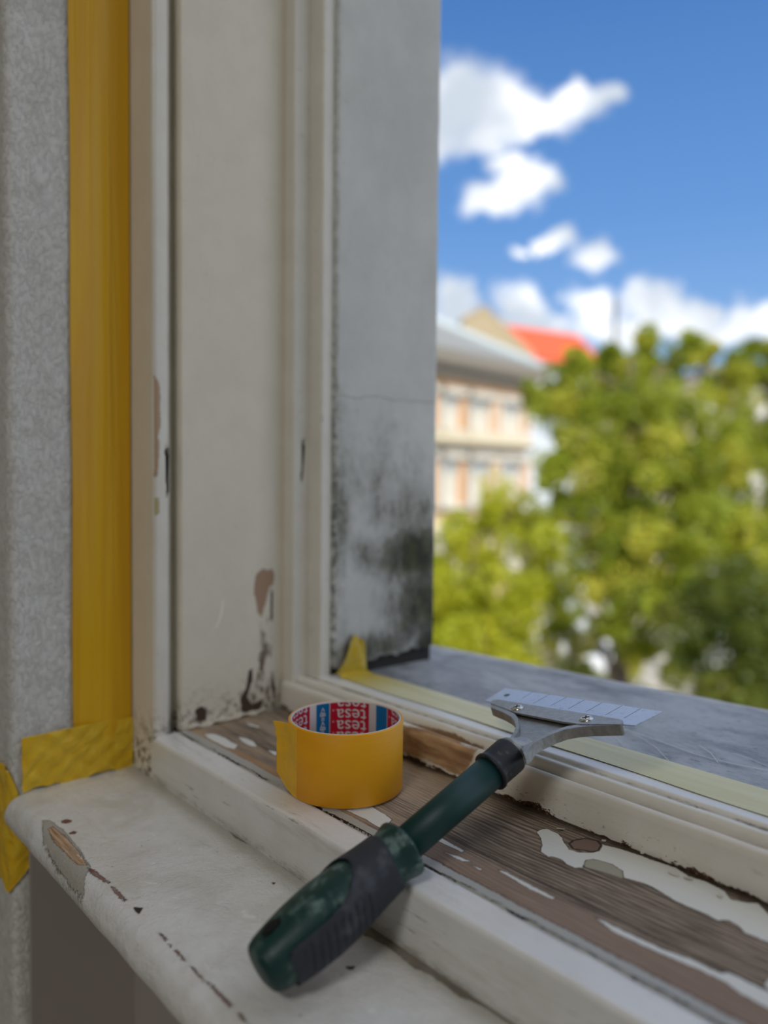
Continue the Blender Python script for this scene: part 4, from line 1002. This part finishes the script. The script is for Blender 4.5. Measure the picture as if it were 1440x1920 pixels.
# facade direction runs away to the right of the view
VPX = 2050
D = ray(VPX, 907); D = Vector((D.x, D.y, 0)).normalized(); DN = Vector((D.y, -D.x, 0))       # outward normal towards us
PE = at_t(985, 800, 44.0); PE.z = 0                             # right hand end of the facade
def fac(px, py, off=0.0): return on_plane(px, py, PE + DN * off, DN)
def sz(px, py, off=0.0):
    p = fac(px, py, off); return (p - PE).dot(D), p.z
def fbox(s0, s1, z0, z1, o0, o1):
    c_ = PE + D * ((s0 + s1) / 2) + DN * ((o0 + o1) / 2); c_ = Vector((c_.x, c_.y, (z0 + z1) / 2)); return boxvf(c_, (abs(s1 - s0), abs(o1 - o0), abs(z1 - z0)), (D, DN, Vector((0, 0, 1))))
def fmesh(L): 
    V, Fc = join_np(L); return mesh_np('b', V, Fc, False)
def plainm(name, c, r=.8):
    return material(name, color=c, rough=r)
M_cream = material('cream_render', lambda n, p: (n.put(p.inputs['Base Color'], n.mix(n.ss(n.noise(n.pos(), .8, 5, .6), .35, .65), srgb(206, 182, 146), srgb(212, 190, 158))), n.put(p.inputs['Roughness'], .85)))
M_or = plainm('orange_brick', srgb(212, 158, 104)); M_st = plainm('pale_stone', srgb(226, 212, 178)); M_dg = plainm('shaded_stone', srgb(132, 126, 116))
M_win = plainm('window_white', srgb(214, 210, 198), .6); M_gl = plainm('window_glass', srgb(150, 160, 165), .15)
M_zn = plainm('zinc_roof', srgb(142, 143, 140), .6); M_zl = plainm('light_zinc', srgb(196, 208, 214), .4); M_tl = plainm('red_tiles', srgb(224, 92, 56), .8); M_bg = plainm('beige_gable', srgb(178, 162, 132))
sL = -26.0
zE = fac(985, 722).z; zW = fac(985, 700).z
bld = empty('apartment_house', (PE.x, PE.y, GZ), label='cream and orange house with a grey roof, far off beside the masonry edge', cat='house')
link('wall', fmesh([fbox(sL, 0, GZ, zE, -10, 0)]), M_cream, bld)
cz = sz(985, 688)[1]
link('cornice', fmesh([fbox(sL - .3, .5, zE + .2, zE + .9, -.3, .9), fbox(sL - .3, .3, zE - .35, zE + .2, -.3, .5)]), M_dg, bld)
# roof: steep grey slope with a light metal ridge
z_r0 = zE + .9; zr_ = sz(985, 655)[1] + 1.2
def roofv(): 
    a = [PE + D * sL + DN * .7, PE + D * .5 + DN * .7, PE + D * -3.0 + DN * -6, PE + D * sL + DN * -6]; b = [PE + D * .5 + DN * -10, PE + D * sL + DN * -10]
    V = [Vector((q.x, q.y, z_r0)) for q in a[:2]] + [Vector((q.x, q.y, zr_ + 1.2)) for q in a[2:]] + [Vector((q.x, q.y, z_r0)) for q in b]
    return mesh_np('roof', V, [[0, 1, 2, 3], [1, 4, 2], [4, 5, 3, 2], [0, 3, 5], [0, 5, 4, 1]], False)
link('roof', roofv(), M_zn, bld)
rp = [Vector((q.x, q.y, zz)) for q, zz in ((PE + D * .5 + DN * .7, z_r0 + .1), (PE + D * -3.0 + DN * -6, zr_ + 1.3), (PE + D * sL + DN * -6, zr_ + 1.3))]
link('ridge_flashing', tube_me('rf', rp, [.28, .28, .28], 8), M_zl, bld)
# floors: string courses
for (y0, y1, o1) in ((818, 838, .35), (838, 846, .55), (968, 985, .35)):
    z1 = sz(985, y0)[1]; z0 = sz(985, y1)[1]; link('string_course', fmesh([fbox(sL, .1, z0, z1, 0, o1)]), M_st if o1 < .5 else M_dg, bld)
# pilasters
SP0 = sz(895, 780)[0] - sz(845, 780)[0]
for kq in range(1, 8):
    for y0, y1 in ((740, 812), (856, 945)):
        s_ = sz(868, 780)[0] - SP0 * kq; link('pilaster', fmesh([fbox(s_ - .42, s_ + .42, sz(868, y1)[1], sz(868, y0)[1], 0, .16)]), M_or, bld)
for px_, y0, y1 in ((868, 740, 812), (924, 742, 812), (982, 742, 812), (868, 856, 945), (925, 856, 945), (982, 856, 945)):
    s_ = sz(px_, 780)[0]; z1 = sz(px_, y0)[1]; z0 = sz(px_, y1)[1]; link('pilaster', fmesh([fbox(s_ - .42, s_ + .42, z0, z1, 0, .16)]), M_or, bld)
link('frieze', fmesh([fbox(sL, .05, zE - 1.1, zE - .5, 0, .12)]), M_or, bld)
# windows
SP = sz(895, 780)[0] - sz(845, 780)[0]
cols_ = [sz(845, 780)[0], sz(896, 780)[0], sz(956, 780)[0]]
cols_ = [cols_[0] - SP * k for k in range(7, 0, -1)] + cols_
for s_ in cols_:
    for (yt, yb) in ((748, 812), (862, 944), (1000, 1075)):
        zt = sz(900, yt)[1]; zb = sz(900, yb)[1]; W_ = 1.05
        wn = link('window', fmesh([fbox(s_ - W_ - .25, s_ - W_, zb, zt, 0, .25), fbox(s_ + W_, s_ + W_ + .25, zb, zt, 0, .25), fbox(s_ - W_ - .35, s_ + W_ + .35, zt, zt + .35, 0, .4), fbox(s_ - W_ - .3, s_ + W_ + .3, zb - .2, zb, 0, .35), fbox(s_ - .07, s_ + .07, zb, zt, 0, .12), fbox(s_ - W_, s_ + W_, zt - (zt - zb) * .3 - .06, zt - (zt - zb) * .3 + .06, 0, .12)]), M_win, bld)
        link('curtained_pane', fmesh([fbox(s_ - W_, s_ + W_, zb, zt, 0, .05)]), M_win if yt != 748 else M_win, wn)
        link('dark_pane', fmesh([fbox(s_ - W_ + .1, s_ + W_ - .1, zt - (zt - zb) * .28, zt - .15, .05, .08)]), M_gl, wn)
# gabled and red roofed houses behind it
def house(name, label, pxs, dep, wallm, roofm, depth, ridge_px):
    A = at_t(pxs[0], pxs[2], dep); B = at_t(pxs[1], pxs[3], dep + 6); t = Vector((B.x - A.x, B.y - A.y, 0)).normalized(); n_ = Vector((t.y, -t.x, 0)); L = (Vector((B.x, B.y, 0)) - Vector((A.x, A.y, 0))).length
    h = empty(name, (A.x, A.y, GZ), label=label, cat='house'); z0 = A.z; v, f = boxvf(Vector((A.x, A.y, 0)) + t * L / 2 - n_ * depth / 2 + Vector((0, 0, (GZ + z0) / 2)), (L, depth, z0 - GZ), (t, n_, Vector((0, 0, 1))))
    link('wall', mesh_np('w', v, f, False), wallm, h); zr = at_t(pxs[0], ridge_px, dep).z; o_ = Vector((A.x, A.y, 0)); e = .5
    V = [o_ - t * e + n_ * e, o_ + t * (L + e) + n_ * e, o_ + t * (L + e) - n_ * (depth + e), o_ - t * e - n_ * (depth + e), o_ - t * e - n_ * depth / 2, o_ + t * (L + e) - n_ * depth / 2]
    V = [Vector((q.x, q.y, z0)) for q in V[:4]] + [Vector((q.x, q.y, zr)) for q in V[4:]]
    link('roof', mesh_np('r', V, [[0, 1, 5, 4], [2, 3, 4, 5], [1, 2, 5], [3, 0, 4], [0, 3, 2, 1]], False), roofm, h)
    return h, t, n_, L, o_, z0, zr
h, t, n_, L, o_, z0, zr = house('red_roofed_house', 'house with a bright red tiled roof rising above the treetops', (960, 1130, 668, 676), 70, M_st, M_tl, 8, 590)
link('chimney', box_me('ch', o_ + t * (L * .25) - n_ * 6 + Vector((0, 0, zr + .2)), (.9, .9, 1.6)), M_st, h)
# beige gable between the two roofs
gA, gP, gB = at_t(866, 604, 57), at_t(908, 580, 57), at_t(1003, 672, 57); gn = Vector((-F0.x, -F0.y, 0)).normalized()
V = [gA, gP, gB, Vector((gB.x, gB.y, GZ)), Vector((gA.x, gA.y, GZ))]; V = V + [q - gn * 3 for q in V]
gh = empty('gabled_house', (gA.x, gA.y, GZ), label='beige gable end showing between the grey and the red roof', cat='house')
link('gable_wall', mesh_np('g', V, [[0, 1, 2, 3, 4], [9, 8, 7, 6, 5], [2, 7, 8, 3], [4, 9, 5, 0], [3, 8, 9, 4]], False), M_bg, gh)
link('roof', mesh_np('g2', [gA + Vector((0, 0, .05)), gP + Vector((0, 0, .05)), gB + Vector((0, 0, .05)), gA - gn * 3, gP - gn * 3, gB - gn * 3, gA + Vector((0, 0, .35)), gP + Vector((0, 0, .35)), gB + Vector((0, 0, .35)), gA - gn * 3 + Vector((0, 0, .35)), gP - gn * 3 + Vector((0, 0, .35)), gB - gn * 3 + Vector((0, 0, .35))],
     [[6, 7, 10, 9], [7, 8, 11, 10], [0, 3, 4, 1], [1, 4, 5, 2], [0, 1, 7, 6], [1, 2, 8, 7], [3, 9, 10, 4], [4, 10, 11, 5]], False), M_bg, gh)
# white rendered house behind the crown of the tree
wA, wB = at_t(978, 692, 50), at_t(1110, 700, 54)
t = Vector((wB.x - wA.x, wB.y - wA.y, 0)); L = t.length; t.normalize(); n_ = Vector((t.y, -t.x, 0))
wh = empty('white_house', (wA.x, wA.y, GZ), label='white rendered house glimpsed between the cream house and the tree', cat='house')
v, f = boxvf(Vector(((wA.x + wB.x) / 2, (wA.y + wB.y) / 2, (wA.z + GZ) / 2)) - n_ * 1.6, (L, 3.2, wA.z - GZ), (t, n_, Vector((0, 0, 1))))
link('wall', mesh_np('w', v, f, False), plainm('white_render', srgb(206, 214, 222)), wh)
v, f = boxvf(Vector(((wA.x + wB.x) / 2, (wA.y + wB.y) / 2, wA.z + .2)) - n_ * 1.6, (L + .4, 3.6, .4), (t, n_, Vector((0, 0, 1))))
link('roof', mesh_np('w', v, f, False), M_dg, wh)
for k in range(2):
    q = wA + t * (L * (.35 + .35 * k)); v, f = boxvf(Vector((q.x, q.y, wA.z - 3.2)) + n_ * .02, (1.1, .08, 1.8), (t, n_, Vector((0, 0, 1)))); link('window', mesh_np('w', v, f, False), M_gl, wh)
# far row of houses closing the street, low behind the trees
for i, (x0, x1, yy, dep, c_) in enumerate(((1120, 1330, 720, 85, (196, 186, 168)), (1330, 1560, 700, 90, (206, 204, 200)))):
    A = at_t(x0, yy, dep); B = at_t(x1, yy, dep); t = Vector((B.x - A.x, B.y - A.y, 0)); L = t.length; t.normalize(); n_ = Vector((t.y, -t.x, 0))
    h = empty('distant_house', ((A.x + B.x) / 2, (A.y + B.y) / 2, GZ), label=('distant beige house behind the middle of the treetops', 'distant pale grey house behind the treetops at the right edge')[i], cat='house')
    v, f = boxvf(Vector(((A.x + B.x) / 2, (A.y + B.y) / 2, (A.z + GZ) / 2)) - n_ * 5, (L, 10, A.z - GZ), (t, n_, Vector((0, 0, 1)))); link('wall', mesh_np('w', v, f, False), plainm('far_wall', srgb(*c_)), h)
    v, f = boxvf(Vector(((A.x + B.x) / 2, (A.y + B.y) / 2, A.z + .4)) - n_ * 5, (L + 1, 11, .8), (t, n_, Vector((0, 0, 1)))); link('roof', mesh_np('w', v, f, False), M_dg, h)
    if i == 0:
        pT = at_t(1155, 556, 91); pB = Vector((pT.x, pT.y, A.z + .7))
        link('chimney_pipe', tube_me('cp', [pB, Vector((pB.x, pB.y, pT.z - 1.8)), Vector((pB.x, pB.y, pT.z - 1.7)), Vector((pB.x, pB.y, pT.z))], [.22, .22, .4, .4], 10), plainm('dark_pipe', srgb(140, 150, 165)), h)
    for q in range(5):
        p = A + t * (L * (q + .5) / 5); v, f = boxvf(Vector((p.x, p.y, A.z - 2.5)) + n_ * .02, (1.2, .1, 1.8), (t, n_, Vector((0, 0, 1)))); link('window', mesh_np('w', v, f, False), M_gl, h)

# ---- trees
def leafmat(name, c1, c2, c3):
    def f(n, p):
        r_ = n.new('ShaderNodeAttribute', attribute_name='leafrnd').outputs['Fac']
        col = n.ramp(r_, [(0, c1), (.55, c2), (1, c3)]); n.put(p.inputs['Base Color'], col); p.inputs['Roughness'].default_value = .45
        tr = n.new('ShaderNodeBsdfTranslucent'); n.put(tr.inputs['Color'], n.mix(.5, col, srgb(214, 206, 60)))
        mx = n.new('ShaderNodeMixShader'); mx.inputs[0].default_value = .48; n.l.new(p.outputs[0], mx.inputs[1]); n.l.new(tr.outputs[0], mx.inputs[2]); n.l.new(mx.outputs[0], n.n['Material Output'].inputs['Surface'])
    return material(name, f)
ML = [leafmat('leaves_bright', srgb(140, 150, 36), srgb(184, 192, 48), srgb(214, 206, 70)), leafmat('leaves_mid', srgb(92, 112, 30), srgb(158, 176, 54), srgb(222, 214, 92)), leafmat('leaves_dark', srgb(58, 82, 38), srgb(92, 110, 44), srgb(140, 144, 66))]
M_bark = material('bark', lambda n, p: n.put(p.inputs['Base Color'], n.mix(n.ss(n.noise(n.pos(), 6, 5, .6), .4, .6), srgb(70, 60, 48), srgb(110, 98, 80))))
def tree(label, blobs, mat, seed, nper=200, leaf=.12, group=None):
    """blobs: (px, py, depth, radius in metres, density)"""
    rs = np.random.RandomState(seed); Cn = []; tw = []
    cs_ = [(at_t(x, y, dep), r_, k) for x, y, dep, r_, k in blobs]
    cx = sum(c.x for c, _, _ in cs_) / len(cs_); cy = sum(c.y for c, _, _ in cs_) / len(cs_)
    root = empty('tree', (cx, cy, GZ), label=label, cat='tree', group=group)
    P_, rn = [], []
    for c, r_, k in cs_:
        nsub = max(5, int(15 * k * (r_ / 1.0) ** 1.5))
        for _ in range(nsub):
            d_ = rs.normal(size=3); d_ /= np.linalg.norm(d_); q = np.array(c) + d_ * r_ * rs.uniform(.45, 1.0)
            rr = rs.uniform(.30, .52) * (r_ ** .4); m_ = int(nper * rs.uniform(.6, 1.2))
            g = rs.normal(size=(m_, 3)); g /= np.linalg.norm(g, axis=1, keepdims=True); P_.append(q + g * (rr * rs.uniform(.5, 1.0, size=(m_, 1)) ** .6)); rn.append(np.clip(rs.uniform(0, 1, m_) * .4 + rs.uniform(-.1, .7), 0, 1))
            if rs.rand() < .3: tw.append((q, rr))
    P_ = np.concatenate(P_); rn = np.concatenate(rn); n_ = len(P_)
    a = rs.normal(size=(n_, 3)); a /= np.linalg.norm(a, axis=1, keepdims=True); b = rs.normal(size=(n_, 3)) + np.array([0, 0, .9]); b = np.cross(a, b); b /= np.linalg.norm(b, axis=1, keepdims=True) + 1e-9; nn_ = np.cross(a, b)
    s_ = leaf * rs.uniform(.6, 1.25, size=(n_, 1))
    V = np.stack((P_ - a * s_ * .6, P_ + b * s_ * .42 + nn_ * s_ * .12, P_ + a * s_ * .6, P_ - b * s_ * .42 + nn_ * s_ * .12), 1).reshape(-1, 3)
    idx = np.arange(n_) * 4; Fc = np.concatenate((np.stack((idx, idx + 1, idx + 2), 1), np.stack((idx, idx + 2, idx + 3), 1)))
    me = mesh_np('foliage', V, Fc, False); add_attr(me, 'leafrnd', np.repeat(rn, 4)); link('foliage', me, mat, root, kind='stuff')
    top = max(c.z for c, _, _ in cs_); zc_ = sum(c.z for c, _, _ in cs_) / len(cs_)
    link('trunk', tube_me('tr', [(cx, cy, GZ), (cx + .1, cy, GZ + 2.5), (cx - .1, cy + .1, (GZ + zc_) / 2), (cx, cy, zc_), (cx + .1, cy, top - .5)], [.32, .26, .22, .14, .04], 10), M_bark, root)
    for q, (c, r_, k) in enumerate(cs_):
        if q % 2 == 0: link('branch', tube_me('br', [(cx, cy, max(GZ + 2.5, c.z - 2.2 - r_)), ((cx * .5 + c.x * .5), (cy * .5 + c.y * .5), c.z - .9), (c.x, c.y, c.z + r_ * .4)], [.12, .07, .03], 7), M_bark, root)
    return n_
nl = 0
nl += tree('bright yellow-green tree crown low beside the masonry edge', [(850, 1090, 17, 1.0, 1), (900, 1020, 17.5, .8, .9), (850, 1190, 16.5, .9, 1), (930, 1120, 17, 1.0, 1), (960, 960, 18, .75, .9), (800, 1150, 17, 1.0, 1), (950, 1210, 16.5, .8, .8), (760, 1240, 17, 1, 1), (880, 1260, 16.5, .8, .8), (930, 960, 17.5, .35, .8), (1010, 1050, 17, .8, .9), (780, 1060, 17.6, .6, .9)], ML[0], 3)
nl += tree('tall leafy green tree filling the middle of the view', [(1040, 750, 20, .7, 1), (1100, 720, 20, .6, .9), (1165, 720, 20, .7, 1), (1240, 690, 20, .7, 1), (1290, 655, 20, .35, .8), (1090, 800, 19.5, .9, 1), (1180, 800, 19, 1.1, 1.1), (1280, 790, 19.5, 1.0, 1), (1100, 900, 19, .9, 1), (1200, 920, 18.5, 1.2, 1.1), (1310, 900, 19, 1.0, 1), (1060, 960, 19, .7, .9), (1130, 1020, 18.5, 1.0, 1), (1240, 1040, 18, 1.1, 1), (1330, 1020, 18.5, .9, .9), (1150, 1130, 18, .9, .8), (1060, 1110, 18, .7, .8), (1075, 685, 20, .3, .7), (1015, 730, 20, .35, .8), (1135, 672, 20, .3, .7), (1075, 800, 19.5, .5, 1), (1055, 900, 19, .5, .9), (1300, 1000, 17.5, .7, 1), (1180, 1060, 17.5, .8, 1), (1170, 690, 20, .4, .8), (1210, 700, 20, .5, 1), (1000, 1000, 19, .5, .7), (1260, 1130, 17, .8, .9), (1250, 860, 19, .9, 1), (1150, 960, 19, .9, 1), (1050, 850, 19.5, .6, .9), (1370, 1010, 18, .8, 1), (1350, 840, 19.5, .9, 1), (1220, 645, 20, .3, .7), (1285, 640, 20, .22, .8), (1200, 1200, 18.5, .6, .5)], ML[1], 5)
nl += tree('tree crown cut by the right edge of the view', [(1360, 720, 22, .8, 1), (1420, 700, 22, .8, 1), (1480, 690, 22, .9, 1), (1330, 660, 22, .28, .8), (1430, 655, 22, .3, .8), (1400, 800, 21.5, 1.1, 1), (1490, 820, 21.5, 1.2, 1), (1400, 920, 21, 1.1, 1), (1490, 950, 21, 1.2, 1), (1550, 800, 22, 1.4, .8), (1420, 1030, 20.5, 1.0, .9), (1500, 1080, 20.5, 1.1, .9), (1580, 1000, 21, 1.3, .7)], ML[1], 9)
nl += tree('dark green bushy tree at the lower right above the sill', [(1400, 1130, 15, .8, 1.1), (1340, 1190, 15, .65, 1), (1430, 1210, 14.5, .8, 1.1), (1380, 1290, 14, .7, 1), (1450, 1310, 14, .8, 1), (1300, 1260, 15, .5, .7), (1500, 1150, 15, .9, 1), (1280, 1120, 16, .5, .7), (1360, 1100, 16, .6, .7), (1540, 1280, 14, 1.0, 1)], ML[2], 11)
nl += tree('small olive green tree in the street behind the scraper blade', [(1020, 1170, 22, .8, .7), (1080, 1190, 22, .7, .6), (1000, 1240, 21, .8, .7), (1150, 1230, 22, .7, .5), (1090, 1270, 21, .7, .5), (940, 1260, 21, .8, .8), (1190, 1290, 22, .6, .4)], ML[1], 13)
print('leaves', nl)
# pale parked vans in the street, seen as spots through the foliage
M_van = plainm('van_white', srgb(226, 230, 236), .35); M_tyre = plainm('tyre', srgb(30, 30, 32)); M_vg = plainm('van_glass', srgb(60, 70, 80), .1)
for i, (px_, py_) in enumerate(((1110, 1268), (1330, 1262))):
    p = on_plane(px_, py_, Vector((0, 0, GZ)), Vector((0, 0, 1))); t = D.copy() if i else rgt.copy(); n_ = Vector((t.y, -t.x, 0)); Zz = Vector((0, 0, 1))
    r_ = empty('parked_van', (p.x, p.y, GZ), label=('pale van parked in the street below the middle of the trees', 'pale van parked in the street below the right hand trees')[i], cat='van')
    L1 = [(-2.2, .45), (-2.25, 1.2), (-2.0, 1.95), (1.1, 2.0), (1.7, 1.25), (2.3, 1.05), (2.35, .45)]
    V = [p + t * a + n_ * .9 + Zz * b for a, b in L1] + [p + t * a - n_ * .9 + Zz * b for a, b in L1]; k = len(L1)
    link('body', mesh_np('v', V, [list(range(k)), list(reversed(range(k, 2 * k)))] + [[j, (j + 1) % k, k + (j + 1) % k, k + j] for j in range(k)], False), M_van, r_)
    for a in (-1.4, 1.4):
        for b in (-.85, .85): link('wheel', tube_me('wh', [p + t * a + n_ * (b - .1) + Zz * .34, p + t * a + n_ * (b + .1) + Zz * .34], [.34, .34], 16), M_tyre, r_)
    v, f = boxvf(p + t * -.3 + Zz * 1.6, (2.4, 1.84, .5), (t, n_, Zz)); link('side_window', mesh_np('w', v, f, False), M_vg, r_)
